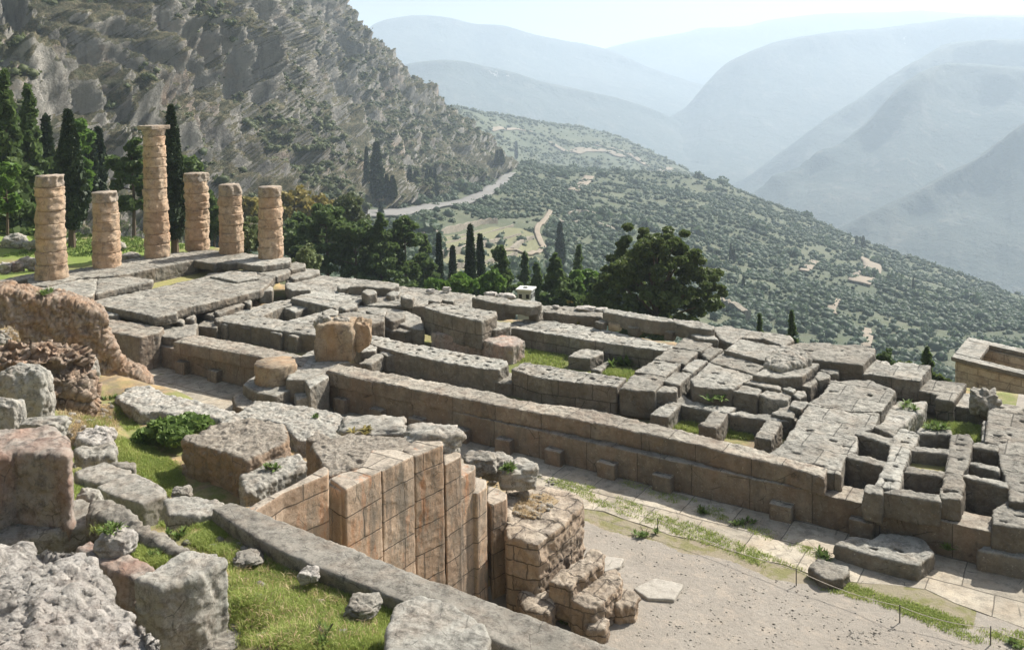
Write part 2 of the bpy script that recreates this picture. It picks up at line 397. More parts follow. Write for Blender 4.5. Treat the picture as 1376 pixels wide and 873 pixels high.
# ------------------------------------------------------------------ ground
CTRL = []
for x, y, z in [(225, 600, -.5), (150, 640, 0), (240, 650, -.5), (170, 565, -.6), (110, 600, .3), (330, 680, -.6), (430, 570, -.75), (380, 560, -.9),
                (500, 560, -.9), (560, 570, -1.1), (300, 560, -1.2), (110, 660, 1.3), (200, 700, 2.1), (250, 705, 2.6), (300, 712, 3.3), (430, 800, 3.6), (400, 860, 4.1), (560, 850, 3.6),
                (640, 873, 3.3), (330, 790, 3.9), (150, 790, 3.2), (60, 790, 4.0), (300, 850, 3.4), (220, 900, 3.2), (185, 830, 3.2), (30, 480, 2.0), (100, 500, 1.0), (140, 540, -.3), (60, 560, 1.2), (5, 440, 2.4), (250, 873, 3.2), (60, 690, 3.2), (20, 640, 2.6)]:
    p = W(x, y, z); CTRL.append((p.x, p.y, z))
CTRL += [(61, -49, 11.2), (70, -50, 11.5), (50, -49, 9.5), (61, -43, 6.2), (70, -42, 6), (56, -43, 6.0), (40, -52, 9), (30, -50, 8), (20, -40, 5), (0, -35, 3), (-10, -30, 2), (20, -60, 11),
         (66, -37, 3.6), (75, -37, 3.6), (12, -28, -.5), (20, -25, -1.8), (24.5, -25, -1.4), (16, -26, -1.5), (61, -60, 14), (30, -70, 16), (62, -40, 4.4)]
CA = np.array(CTRL)
def sst(a, b, v): t = np.clip((v-a)/(b-a), 0, 1); return t*t*(3-2*t)
def hgt(X, Y):
    X = np.asarray(X, float); Y = np.asarray(Y, float)
    d2 = (X[..., None]-CA[:, 0])**2+(Y[..., None]-CA[:, 1])**2+.15
    w = d2**-1.8; bank = (w*CA[:, 2]).sum(-1)/w.sum(-1)
    bank = bank+(sst(-60, -120, Y))*np.clip((-Y-60)*.45, 0, 260)
    bank = np.where(X > 43, np.minimum(bank, 3.2+np.maximum(0, -36.4-Y)*.55), bank)
    h = np.where(Y < -21.6, bank, -3.0)
    # strip of the slope beside the path
    t = sst(-19.6, -22.6, Y)*(X < 43.6); h = np.where((Y <= -19.6) & (Y > -22.6) & (X < 43.6), -3+(bank+3)*t, h)
    h = np.where((Y < -19.6) & (Y > -34.6) & (X > 45.2), -3.0, h)                   # the gravel court and the niche floor
    h = np.where((Y < -27) & (Y > -33.4) & (X <= 45.2) & (X > 39), np.minimum(h, -.6), h)
    h = np.where((Y < -21.6) & (Y >= -27) & (X <= 45.2) & (X > 40), np.minimum(h, -1.3), h)
    h = np.where((Y > -14.9) & (Y < 2) & (X > -1) & (X < 75), -2.35, h)            # inside the foundations
    east = -.75+.9*np.sin(X*.09+1)*np.sin(Y*.12)*sst(-5, -25, X)
    h = np.where((X < -1.5) & (Y > -19.6) & (Y < 6), east, h)
    h = np.where((X < 8) & (X >= -1.5) & (Y > -14.9) & (Y < 1.0), -1.15, h)
    h = np.where((X < -1.5) & (Y <= -19.6) & (Y > -24), east*(1-sst(-20, -24, Y))+h*sst(-20, -24, Y), h)
    # the lawn dips away to the ravine in the east, the terraces to the valley in the south
    h = h-(.5*np.maximum(0, -X-62))*(1-sst(60, 200, -Y))
    s = Y-3.5
    down = -3-5.5*sst(0, 4, s)-np.maximum(0, s-4)*.33
    de = np.where(X < -1.5, east-sst(0, 6, s)*2-np.maximum(0, s-6)*.42, down)
    h = np.where(Y > 3.5, np.minimum(de, h+99)-(.5*np.maximum(0, -X-62)), h)
    h = np.where(Y > 3.5, h, h)
    return np.maximum(h, -760)
def axis(a, b, st, far, k):
    c = list(np.arange(a, b+1e-6, st)); s = st; x = b
    while x < far: s *= k; x += s; c.append(x)
    s = st; x = a; L = []
    while x > -far: s *= k; x -= s; L.append(x)
    return np.array(L[::-1]+c)
def build_ground():
    xs = axis(-30, 70, .45, 17000, 1.16); ys = axis(-52, 12, .45, 17000, 1.16)
    X, Y = np.meshgrid(xs, ys, indexing='ij'); Z = hgt(X, Y)
    near = (np.abs(X-30) < 120) & (np.abs(Y+10) < 120)
    nz = np.array([noise.fractal(Vector((x*.9, y*.9, 3)), 1, 2, 4) if k else 0 for x, y, k in zip(X.ravel(), Y.ravel(), near.ravel())]).reshape(X.shape)
    amp = np.where((Y > -21) & (Y < -14), .028, np.where((Y < -21.6) & (Y > -34.6) & (X > 45.2), .03, .10)); Z = Z+nz*amp
    nx, ny = X.shape; idx = np.arange(nx*ny).reshape(nx, ny)
    F = np.stack([idx[:-1, :-1], idx[1:, :-1], idx[1:, 1:], idx[:-1, 1:]], -1).reshape(-1, 4)
    o = link('ground', np_mesh('ground', np.stack([X, Y, Z], -1).reshape(-1, 3), F), M['ground'], smooth=True)
    tag(o, kind='structure')
build_ground()
def H(x, y): return float(hgt(np.array([x]), np.array([y]))[0])

# ------------------------------------------------------------------ far terrain: rails lofted in space
def catmull(P, n):
    P = np.asarray(P, float); m = len(P); t = np.linspace(0, m-1, n); i = np.minimum(t.astype(int), m-2); f = (t-i)[:, None]
    g = lambda k: P[np.clip(i+k, 0, m-1)]
    p0, p1, p2, p3 = g(-1), g(0), g(1), g(2)
    return .5*((2*p1)+(-p0+p2)*f+(2*p0-5*p1+4*p2-p3)*f**2+(-p0+3*p1-3*p2+p3)*f**3)
def loft(rails, nu, nv, amp, freq, ridged=False, seed=0, stretch=(1, 1, 1), edge_keep=None, crag=False):
    G = np.stack([catmull(r, nu) for r in rails]); G = np.stack([catmull(G[:, j], nv) for j in range(nu)], 1)   # nv x nu x 3
    du = np.gradient(G, axis=1); dv = np.gradient(G, axis=0); N = np.cross(du, dv); N /= np.linalg.norm(N, axis=-1, keepdims=True)+1e-9
    flat = G.reshape(-1, 3); out = np.empty(len(flat))
    for k, p in enumerate(flat):
        v = Vector((p[0]*freq*stretch[0]+seed, p[1]*freq*stretch[1], p[2]*freq*stretch[2]))
        out[k] = (noise.ridged_multi_fractal(v, 1.0, 2.1, 7, 1.0, 2.0)-1.2)*.8 if ridged else noise.fractal(v, .85, 2.1, 8)
    if crag:
        for k, p in enumerate(flat):
            w = noise.noise(Vector((p[0]*.02, p[1]*.02, 7)))*34+noise.noise(Vector((p[0]*.08, p[1]*.08, 3)))*9
            g = noise.ridged_multi_fractal(Vector((p[0]*.016+seed, p[1]*.016, p[2]*.004)), .9, 2.1, 3, 1, 2)-1.1
            g2 = noise.ridged_multi_fractal(Vector((p[0]*.085+seed, p[1]*.085, p[2]*.012)), .9, 2.1, 4, 1, 2)-1.1
            f = noise.fractal(Vector((p[0]*.14, p[1]*.14, p[2]*.10)), .8, 2.1, 5)
            zz = (p[2]+w*1.6)/52; led = (zz-math.floor(zz)); led = led/.35 if led < .35 else 1-(led-.35)/.65
            up = .45+.55*min(1, max(0, (p[2]+20)/60))
            out[k] = out[k]*.55+(g*24*up+g2*8.5*up+f*3.8+led*6)/amp
    D = out.reshape(nv, nu)*amp
    if edge_keep is not None: D = D*edge_keep(np.linspace(0, 1, nv))[:, None]
    return G, N, D
def loft_obj(name, rails, nu, nv, amp, freq, mat, flip=False, **kw):
    G, N, D = loft(rails, nu, nv, amp, freq, **kw)
    if (N[nv//2, nu//2] @ np.array(C0-Vector(G[nv//2, nu//2]))) < 0: N = -N
    V = G+N*D[..., None]
    idx = np.arange(nu*nv).reshape(nv, nu)
    F = np.stack([idx[:-1, :-1], idx[:-1, 1:], idx[1:, 1:], idx[1:, :-1]], -1).reshape(-1, 4)
    o = link(name, np_mesh(name, V.reshape(-1, 3), F), mat, smooth=True); tag(o, kind='structure')
    return o, V
def rail(*pts): return [WH(x, y, d) for x, y, d in pts]
def rowrail(xs, ys, ds): return rail(*zip(xs, ys, ds))

# olive hillside below the sanctuary: rails from the gully at its foot to the skyline of the spur, then over the back
hx = [250, 380, 520, 600, 680, 760, 840, 900, 960, 1020, 1100, 1200, 1300, 1376, 1500]
hill, HV = loft_obj('olive_hillside', [
    rowrail(hx, [640]*15, [105, 110, 120, 125, 130, 140, 150, 155, 160, 165, 170, 175, 180, 180, 180]),
    rowrail(hx, [470, 440, 430, 430, 440, 450, 460, 470, 480, 490, 500, 510, 520, 530, 540], [160, 175, 200, 220, 240, 260, 280, 290, 300, 310, 320, 330, 330, 320, 310]),
    rowrail(hx, [370, 350, 350, 352, 356, 362, 370, 380, 390, 400, 415, 435, 455, 470, 490], [220, 250, 300, 330, 360, 390, 420, 430, 440, 450, 460, 470, 460, 440, 420]),
    rowrail(hx, [320, 308, 305, 305, 306, 312, 320, 328, 336, 348, 365, 390, 415, 435, 455], [290, 330, 400, 450, 500, 540, 570, 590, 600, 610, 620, 620, 600, 570, 540]),
    rowrail(hx, [285, 278, 275, 272, 270, 273, 278, 284, 292, 305, 330, 362, 393, 415, 438], [350, 400, 500, 570, 640, 700, 740, 760, 770, 780, 780, 770, 740, 700, 650]),
    rowrail(hx, [265, 258, 252, 246, 240, 243, 248, 254, 264, 280, 309, 344, 378, 402, 428], [420, 480, 600, 700, 800, 880, 920, 940, 950, 950, 940, 910, 870, 820, 760]),
    rowrail(hx, [255, 248, 242, 233, 222, 226, 231, 235, 245, 270, 302, 340, 375, 400, 426], [500, 560, 700, 820, 950, 1040, 1080, 1090, 1090, 1060, 1030, 980, 920, 870, 800]),
    rowrail(hx, [262, 256, 250, 243, 236, 242, 250, 256, 268, 295, 328, 366, 402, 428, 456], [560, 640, 780, 920, 1070, 1180, 1220, 1230, 1230, 1180, 1130, 1060, 990, 930, 850]),
    rowrail(hx, [300, 290, 290, 290, 300, 320, 330, 340, 350, 370, 400, 440, 480, 500, 520], [640, 740, 900, 1060, 1250, 1400, 1450, 1450, 1450, 1380, 1300, 1200, 1120, 1050, 950])],
    260, 190, 3.2, .011, M['hill'])
# second spur with quarry scars, behind
sx = [560, 610, 660, 720, 780, 830, 870, 900, 940, 1000]
spur, SV = loft_obj('quarry_spur', [
    rowrail(sx, [330, 320, 310, 310, 310, 310, 310, 320, 330, 350], [900, 1000, 1200, 1350, 1400, 1400, 1400, 1400, 1380, 1350]),
    rowrail(sx, [235, 235, 236, 238, 238, 238, 240, 246, 254, 270], [1000, 1150, 1350, 1500, 1600, 1600, 1600, 1580, 1560, 1500]),
    rowrail(sx, [195, 195, 198, 200, 202, 210, 220, 231, 244, 262], [1200, 1350, 1550, 1750, 1850, 1850, 1800, 1750, 1700, 1600]),
    rowrail(sx, [150, 152, 158, 166, 172, 184, 202, 218, 238, 262], [1500, 1650, 1850, 2050, 2150, 2150, 2050, 1950, 1850, 1700]),
    rowrail(sx, [160, 162, 170, 180, 190, 204, 222, 240, 260, 285], [1700, 1850, 2050, 2300, 2400, 2400, 2300, 2150, 2000, 1850]),
    rowrail(sx, [260, 260, 260, 270, 280, 290, 300, 310, 320, 340], [2000, 2200, 2400, 2600, 2700, 2700, 2600, 2400, 2200, 2000])],
    120, 80, 8, .006, M['hill'], seed=5)
# Phaedriades-like cliff: rails run from foot to crest, the last ones are the spur that makes the skyline
cl, CV = loft_obj('cliff_mountain', [
    rail((-420, 420, 150), (-430, 300, 185), (-430, 150, 230), (-430, -60, 300), (-430, -300, 380), (-430, -520, 470)),
    rail((-150, 400, 150), (-140, 290, 185), (-130, 150, 235), (-120, -40, 310), (-110, -260, 390), (-110, -480, 480)),
    rail((20, 370, 165), (25, 290, 200), (30, 180, 235), (40, 20, 300), (50, -200, 380), (60, -420, 470)),
    rail((130, 360, 190), (130, 280, 225), (125, 200, 265), (130, 60, 320), (140, -140, 400), (150, -350, 500)),
    rail((250, 350, 215), (250, 280, 255), (240, 210, 295), (235, 90, 365), (235, -100, 450), (240, -300, 560)),
    rail((370, 322, 270), (360, 265, 330), (345, 200, 380), (330, 100, 450), (320, -70, 540), (310, -260, 660)),
    rail((480, 292, 400), (465, 248, 470), (440, 190, 530), (410, 100, 610), (385, -40, 700), (360, -220, 820)),
    rail((580, 268, 590), (560, 232, 640), (520, 180, 700), (470, 100, 760), (425, -30, 840), (390, -180, 940)),
    rail((650, 250, 730), (628, 220, 780), (588, 168, 820), (528, 105, 870), (436, 0, 940), (392, -130, 1020)),
    rail((688, 230, 870), (660, 204, 910), (612, 159, 950), (546, 113, 1000), (466, 46, 1060), (408, -90, 1130)),
    rail((672, 240, 980), (648, 212, 1010), (600, 170, 1060), (535, 122, 1110), (455, 62, 1170), (400, -60, 1240)),
    rail((560, 280, 1180), (540, 260, 1240), (500, 220, 1300), (440, 180, 1350), (400, 100, 1400), (380, 0, 1480))],
    300, 520, 17, .012, M['cliff'], ridged=True, stretch=(1, 1, .42), seed=11, crag=True)

# far ridges round the gulf: crest, slope towards us, slope behind
def ridge(name, crest, drop, base_d, seed, amp=60, freq=.0011, nu=170, nv=60, mat='ridge', back=1.25):
    xs = [c[0] for c in crest]; rl = []
    def r_(k, dk):
        out = []
        for x, y, d in crest:
            yb = drop if not callable(drop) else drop(x)
            out.append(WH(x, y+(yb-y)*k, d*dk))
        return out
    rl = [r_(1.25, base_d*.9), r_(1, base_d), r_(.72, base_d+(1-base_d)*.30), r_(.42, base_d+(1-base_d)*.6), r_(.15, base_d+(1-base_d)*.88), r_(0, 1), r_(.12, 1.1), r_(.7, back+.1)]
    return loft_obj(name, rl, nu, nv, amp, freq, M[mat], seed=seed, edge_keep=lambda t: np.where(t < .68, 1.0, .35))
ridge('far_ridge_north', [(380, 110, 6000), (430, 85, 6000), (480, 52, 6100), (510, 30, 6200), (560, 20, 6300), (600, 22, 6300), (640, 31, 6400), (680, 35, 6400), (720, 47, 6500), (760, 55, 6600), (815, 68, 6700), (880, 95, 6700), (960, 120, 6700)], 190, .74, 1, 45)
ridge('far_ridge_west', [(700, 95, 8600), (760, 85, 8600), (815, 66, 8600), (860, 55, 8600), (920, 43, 8600), (945, 37, 8600), (1000, 36, 8600), (1040, 28, 8700), (1110, 19, 8800), (1190, 16, 8900), (1240, 15, 8900), (1290, 19, 8900), (1376, 20, 8900), (1500, 22, 8900)], 190, .80, 2, 45)
ridge('middle_ridge', [(400, 130, 4300), (470, 105, 4300), (525, 92, 4300), (560, 84, 4300), (600, 81, 4300), (640, 86, 4400), (690, 97, 4450), (740, 113, 4500), (800, 126, 4600), (860, 142, 4700), (920, 168, 4800), (980, 200, 4800)], 235, .76, 3, 40)
ridge('plateau_mountain', [(790, 215, 4400), (850, 190, 4600), (890, 165, 4800), (925, 142, 4900), (950, 112, 5000), (975, 88, 5100), (1010, 70, 5200), (1060, 55, 5400), (1120, 46, 5600), (1180, 39, 5800), (1240, 30, 6000), (1300, 23, 6000), (1376, 22, 6000), (1500, 25, 6000)], 300, .68, 4, 55)
ridge('opposite_slope', [(950, 258, 3600), (1000, 236, 3700), (1050, 204, 3800), (1100, 166, 3900), (1163, 127, 4100), (1210, 98, 4200), (1257, 67, 4400), (1300, 56, 4500), (1376, 54, 4500), (1500, 60, 4500)], 380, .66, 6, 60, .0016)
ridge('shaded_slope', [(1000, 268, 2900), (1060, 236, 3000), (1120, 196, 3100), (1170, 154, 3200), (1220, 110, 3300), (1264, 86, 3500), (1310, 86, 3600), (1376, 92, 3600), (1500, 95, 3700)], 430, .64, 7, 45, .0022)
ridge('near_right_slope', [(1090, 318, 2200), (1150, 296, 2250), (1220, 262, 2350), (1290, 222, 2450), (1340, 190, 2550), (1376, 162, 2600), (1500, 80, 2800)], 500, .66, 8, 35, .003)
ridge('valley_foot', [(560, 140, 3500), (620, 152, 3300), (690, 172, 3100), (760, 190, 2900), (830, 205, 2700), (900, 228, 2500), (960, 246, 2350), (1040, 276, 2200), (1120, 306, 2050), (1200, 338, 1950), (1290, 370, 1900)], lambda x: 430, .62, 9, 14, .002)

from mathutils.bvhtree import BVHTree
def bvh_of(V):
    nv, nu = V.shape[:2]; idx = np.arange(nu*nv).reshape(nv, nu)
    F = np.stack([idx[:-1, :-1], idx[:-1, 1:], idx[1:, 1:], idx[1:, :-1]], -1).reshape(-1, 4)
    return BVHTree.FromPolygons([tuple(p) for p in V.reshape(-1, 3)], [tuple(int(a) for a in f) for f in F])
HB = bvh_of(HV); CB = bvh_of(CV); SB = bvh_of(SV)
def fardist(x, y, dflt):
    r = ray(x, y).normalized(); best = None
    for B in (HB, CB, SB):
        h = B.ray_cast(C0+r*60, r)
        if h[0] and (best is None or h[3]+60 < best): best = h[3]+60
    return (best+1.5)*math.hypot(r.x, r.y) if best else dflt

# ------------------------------------------------------------------ foliage
def leaf_quads(C, S, aspect=1.0, up=0.0):
    n = len(C); a = rng.normal(size=(n, 3)); a[:, 2] += up; a /= np.linalg.norm(a, axis=1, keepdims=True)
    b = rng.normal(size=(n, 3)); b -= (a*b).sum(1, keepdims=True)*a; b /= np.linalg.norm(b, axis=1, keepdims=True)
    S = np.asarray(S).reshape(-1, 1)*np.ones((n, 1)); a = a*S*aspect; b = b*S
    V = np.stack([C-a-b*.35, C+a*.2-b, C+a+b*.35, C-a*.2+b], 1).reshape(-1, 3)
    return V, np.arange(n*4).reshape(-1, 4)
def ball_pts(n, rx, ry, rz, shell=.5):
    d = rng.normal(size=(n, 3)); d /= np.linalg.norm(d, axis=1, keepdims=True); r = shell+(1-shell)*rng.random((n, 1))**.5
    return d*r*np.array([rx, ry, rz])
def tube_bm(bm, pts, r0, r1, seg=7):
    rings = []
    for i, p in enumerate(pts):
        p = Vector(p); q = Vector(pts[min(i+1, len(pts)-1)])-Vector(pts[max(i-1, 0)]); q.normalize()
        a = q.orthogonal().normalized(); b = q.cross(a); r = r0+(r1-r0)*i/(len(pts)-1)
        rings.append([bm.verts.new(p+(a*math.cos(2*math.pi*k/seg)+b*math.sin(2*math.pi*k/seg))*r) for k in range(seg)])
    for i in range(len(rings)-1):
        for k in range(seg): bm.faces.new((rings[i][k], rings[i][(k+1) % seg], rings[i+1][(k+1) % seg], rings[i+1][k]))
    bm.faces.new(rings[0][::-1]); bm.faces.new(rings[-1])
def ico_template(sub, seed=1):
    bm = bmesh.new(); bmesh.ops.create_icosphere(bm, subdivisions=sub, radius=1); r = random.Random(seed)
    V = np.array([v.co[:] for v in bm.verts]); F = np.array([[v.index for v in f.verts] for f in bm.faces]); bm.free(); return V, F

def tree(name, label, cat, base, h, w, style, mat, n=3000, leaf=.16, group=None, trunk=None, rad=None):
    root = empty(name, base); tag(root, label, cat, group)
    C = []
    bm = bmesh.new(); tr = rad or max(.06, h*.022)
    if style == 'cypress':
        th = .06*h if trunk is None else trunk*h
        t = rng.random(n)**.85; z = th+(h-th)*t
        prof = np.where(t < .22, .55+.45*np.sin(t/.22*math.pi/2), (1-((t-.22)/.78)**1.5))*.5*w
        an = rng.random(n)*2*math.pi
        lob = 1+.16*np.sin(an*3+z*1.1)+.12*np.sin(an*5-z*2.3)+rng.normal(size=n)*.07
        r = prof*lob*(.62+.38*rng.random(n)**.5)+.03
        C = np.stack([r*np.cos(an), r*np.sin(an), z], -1); V, F = leaf_quads(C, leaf*(.6+.8*rng.random(n)), 1.7, 1.2)
        tube_bm(bm, [(0, 0, -.3), (.03, 0, h*.3), (0, .02, h*.8)], tr*1.3, tr*.3)
    else:
        cl = []
        if style == 'conifer':
            k = 34; tb = .10 if trunk is None else trunk
            for i in range(k):
                t = (i+.5)/k; z = h*(tb+(1-tb)*t); rr = w*.5*(1-t)**.8*(.7+.5*rng.random()); an = i*2.4+rng.random()
                cl.append((rr*.62*math.cos(an), rr*.62*math.sin(an), z-rr*.12, rr*.52+.12*w*.3, rr*.52+.12*w*.3, h*.05))
        elif style == 'pine':
            k = 26; tb = .3 if trunk is None else trunk
            for i in range(k):
                t = rng.random(); z = h*(tb+(1-tb)*t*.92); rr = w*.5*math.sin(math.pi*(.18+.75*t))**.7*(.5+.5*rng.random()); an = i*2.4+rng.random()
                s = w*(.13+.09*rng.random()); cl.append((rr*.8*math.cos(an), rr*.8*math.sin(an), z, s, s, s*.55))
        else:
            k = 18; tb = .25 if trunk is None else trunk
            for i in range(k):
                d = rng.normal(size=3); d /= np.linalg.norm(d); rr = .30+.1*rng.random()
                s = w*(.14+.09*rng.random()); cl.append((d[0]*w*.34, d[1]*w*.34, h*(tb+(1-tb)*.5)+d[2]*h*(1-tb)*.36, s, s, s*.75*h/max(w, h)*1.2))
        per = max(6, n//len(cl)); L = []
        for i, c in enumerate(cl):
            k2 = 4; q = max(3, per//k2)
            P = np.concatenate([ball_pts(q, c[3]*.55, c[4]*.55, c[5]*.6, .3)+rng.normal(size=3)*np.array([c[3], c[4], c[5]])*.5 for _ in range(k2)])+np.array(c[:3]); L.append(P)
            if i % 2 == 0: tube_bm(bm, [(0, 0, max(.1, c[2]-.2*h*abs(c[0])/w)), (c[0]*.5, c[1]*.5, c[2]-.06*h*abs(c[1])/w), (c[0]*.9, c[1]*.9, c[2])], tr*.35, tr*.1, 5)
        C = np.concatenate(L); V, F = leaf_quads(C, leaf*(.6+.8*rng.random(len(C))), 1.3)
        tube_bm(bm, [(0, 0, -.4), (.04*w*.3, .02*w, h*.35), (0, 0, h*.85)], tr, tr*.3)
    link('crown', np_mesh('crown', V, F), mat, root)
    bm_obj('trunk', bm, M['bark'], root)
    return root
def treep(name, label, cat, top, by, z, w_px, style, mat, **kw):
    """stand a tree where the photo shows it: column x, foot row and foot height give the place, the rows its size"""
    x, ty = top; b = W(x, by, z); d = math.hypot(b.x-C0.x, b.y-C0.y); s = (CAM['f'])/((b-C0).dot(CF)); h = (by-ty)/s
    return tree(name, label, cat, b, h, w_px/s, style, mat, **kw)
def treed(name, label, cat, top, by, dist, w_px, style, mat, **kw):
    b = WH(top[0], by, dist); s = CAM['f']/((b-C0).dot(CF)); return tree(name, label, cat, b, (by-top[1])/s, w_px/s, style, mat, **kw)
def dup_tree(src, name, label, loc, sc, rz, group=None):
    r = src.copy(); COL.objects.link(r); r.location = loc; r.rotation_euler.z = rz; r.scale = sc; r['label'] = label
    if group: r['group'] = group
    for ch in src.children:
        c = ch.copy(); COL.objects.link(c); c.parent = r
    return r
def dupd(src, label, top, by, dist, hw, group=None):
    """copy of a tree (unit height tree src, height h0 width w0) resized to the photo"""
    b = WH(top[0], by, fardist(top[0], by, dist)); s = CAM['f']/((b-C0).dot(CF)); h = (by-top[1])/s; w = hw/s
    return dup_tree(src, None, label, b, (w/src['w0'], w/src['w0'], h/src['h0']), random.uniform(0, 6), group)

# ---- trees and shrubs round the temple
cy1 = treep('cypress_tree', 'tall narrow dark cypress standing just right of the tallest column', 'cypress', (235, 145), 338, -.6, 29, 'cypress', M['cyp'], n=9000, leaf=.17, trunk=.1)
cy2 = treep('cypress_tree', 'broad dark cypress with bare trunk between the first two columns', 'cypress', (97, 150), 330, -.6, 37, 'cypress', M['cyp'], n=9000, leaf=.19, trunk=.14)
for t, by, d, w, l in [((122, 178), 262, 120, 15, 'slender dark cypress left of a pair behind the lawn'), ((134, 174), 258, 122, 15, 'slender dark cypress right of a pair behind the lawn'),
                       ((66, 158), 300, 112, 22, 'dark cypress rising behind the leftmost column'), ((58, 185), 310, 118, 20, 'shorter dark cypress left of the one behind the leftmost column')]:
    treed('cypress_tree', l, 'cypress', t, by, d, w, 'cypress', M['cyp'], n=2600, leaf=.28)
treed('conifer_tree', 'tall dark conifer at the far left edge of the picture', 'conifer', (12, 105), 330, 100, 74, 'conifer', M['pine'], n=6000, leaf=.3)
treed('conifer_tree', 'dark conifer just right of the one at the far left edge', 'conifer', (44, 128), 330, 108, 58, 'conifer', M['pine'], n=5000, leaf=.3)
treed('pine_tree', 'bright green young pine at the left edge below the tall conifers', 'pine', (10, 215), 320, 92, 44, 'round', M['light'], n=2600, leaf=.25)
treed('pine_tree', 'bright green pine between the broad cypress and the slender pair', 'pine', (108, 160), 290, 116, 44, 'pine', M['light'], n=4500, leaf=.27)
treed('pine_tree', 'dark spreading pine just left of the tallest column', 'pine', (180, 188), 318, 98, 60, 'pine', M['pine'], n=6500, leaf=.24)
treed('broadleaf_tree', 'green tree showing between the tall cypress and the fourth column', 'tree', (252, 208), 330, 112, 60, 'round', M['pine'], n=4200, leaf=.26)
treed('broadleaf_tree', 'green tree behind the gap between the fourth and fifth columns', 'tree', (288, 255), 340, 105, 44, 'round', M['pine'], n=3600, leaf=.24)
treed('shrub', 'yellow green shrub in the gap between the fifth and sixth columns', 'shrub', (335, 290), 352, 86, 40, 'round', M['sage'], n=3000, leaf=.14, trunk=.02)
treed('shrub', 'round sage coloured bush beside the sixth column base', 'shrub', (410, 330), 368, 84, 40, 'round', M['sage'], n=3600, leaf=.10, trunk=.0)
for t, by, d, w, l in [((395, 256), 300, 190, 60, 'golden shrub above the gap between fifth and sixth columns'), ((425, 262), 300, 200, 46, 'golden shrub right of the sixth column top'), ((330, 262), 300, 170, 40, 'golden green shrub behind the fifth column top')]:
    treed('shrub', l, 'shrub', t, by, d, w, 'round', M['gold'], n=1800, leaf=.38, trunk=.0)
for t, by, d, w, st, mt, l in [
        ((400, 270), 395, 118, 74, 'round', 'pine', 'dark tree right behind the sixth column'), ((440, 276), 400, 112, 76, 'pine', 'pine', 'dark pine second from the sixth column'),
        ((478, 284), 400, 110, 70, 'pine', 'pine', 'dark pine with a bare fork behind the south edge'), ((512, 290), 402, 108, 62, 'conifer', 'pine', 'dark upright conifer in the middle of the pine clump'),
        ((545, 292), 405, 112, 62, 'pine', 'pine', 'loose dark pine left of the thin cypresses'), ((572, 318), 405, 116, 44, 'conifer', 'pine', 'narrow dark conifer at the right end of the pine clump'),
        ((460, 262), 380, 145, 80, 'round', 'scrubleaf', 'grey green tree seen over the dark pine clump')]:
    treed('pine_tree' if st == 'pine' else 'conifer_tree' if st == 'conifer' else 'broadleaf_tree', l, 'tree', t, by, d, w, st, M[mt], n=7500, leaf=.21)
for t, by, d, w, l in [((591, 314), 400, 120, 7, 'thin cypress, leftmost of four beyond the south edge'), ((609, 332), 398, 122, 7, 'shortest of four thin cypresses beyond the south edge'),
                       ((633, 304), 410, 104, 12, 'tallest thick cypress of four beyond the south edge'), ((646, 316), 404, 112, 10, 'pointed cypress just right of the tallest thick one')]:
    treed('cypress_tree', l, 'cypress', t, by, d, w, 'cypress', M['cyp'], n=3200, leaf=.2, trunk=.03)
for t, by, d, w, st, mt, l, n in [
        ((605, 362), 420, 88, 62, 'round', 'light', 'bright green bushy tree left of the tall thick cypress', 5500), ((662, 365), 415, 90, 36, 'round', 'light', 'bright green bush between the tall cypress and the dark conifer', 3200),
        ((676, 335), 425, 95, 48, 'conifer', 'pine', 'dark conifer left of the small hut', 6000), ((673, 322), 400, 118, 20, 'round', 'pine', 'round headed tree behind the dark conifer by the hut', 1800),
        ((706, 340), 420, 112, 22, 'conifer', 'pine', 'narrow conifer behind the hut', 2400), ((722, 355), 425, 108, 30, 'conifer', 'pine', 'dim green conifer right behind the hut', 2400),
        ((747, 345), 430, 92, 54, 'conifer', 'pine', 'broad conifer right of the small hut', 6500), ((785, 358), 430, 94, 44, 'round', 'light', 'bright leafy tree right of the broad conifer', 5000),
        ((812, 368), 432, 90, 40, 'round', 'pine', 'dark leafy tree at the left foot of the big pine', 4500), ((762, 385), 432, 84, 40, 'round', 'pine', 'dark bush below the broad conifer', 3200),
        ((778, 330), 430, 130, 34, 'conifer', 'pine', 'distant conifer tip above the bright leafy tree', 1800), ((834, 330), 430, 125, 16, 'cypress', 'cyp', 'narrow cypress just left of the big pine', 1800)]:
    treed({'conifer': 'conifer_tree', 'round': 'broadleaf_tree', 'cypress': 'cypress_tree'}[st], l, 'tree', t, by, d, w, st, M[mt], n=n, leaf=.19)
treed('cypress_tree', 'lone dark cypress above the hut on the olive slope', 'cypress', (753, 300), 356, 330, 11, 'cypress', M['cyp'], n=1600, leaf=.5, trunk=.02)
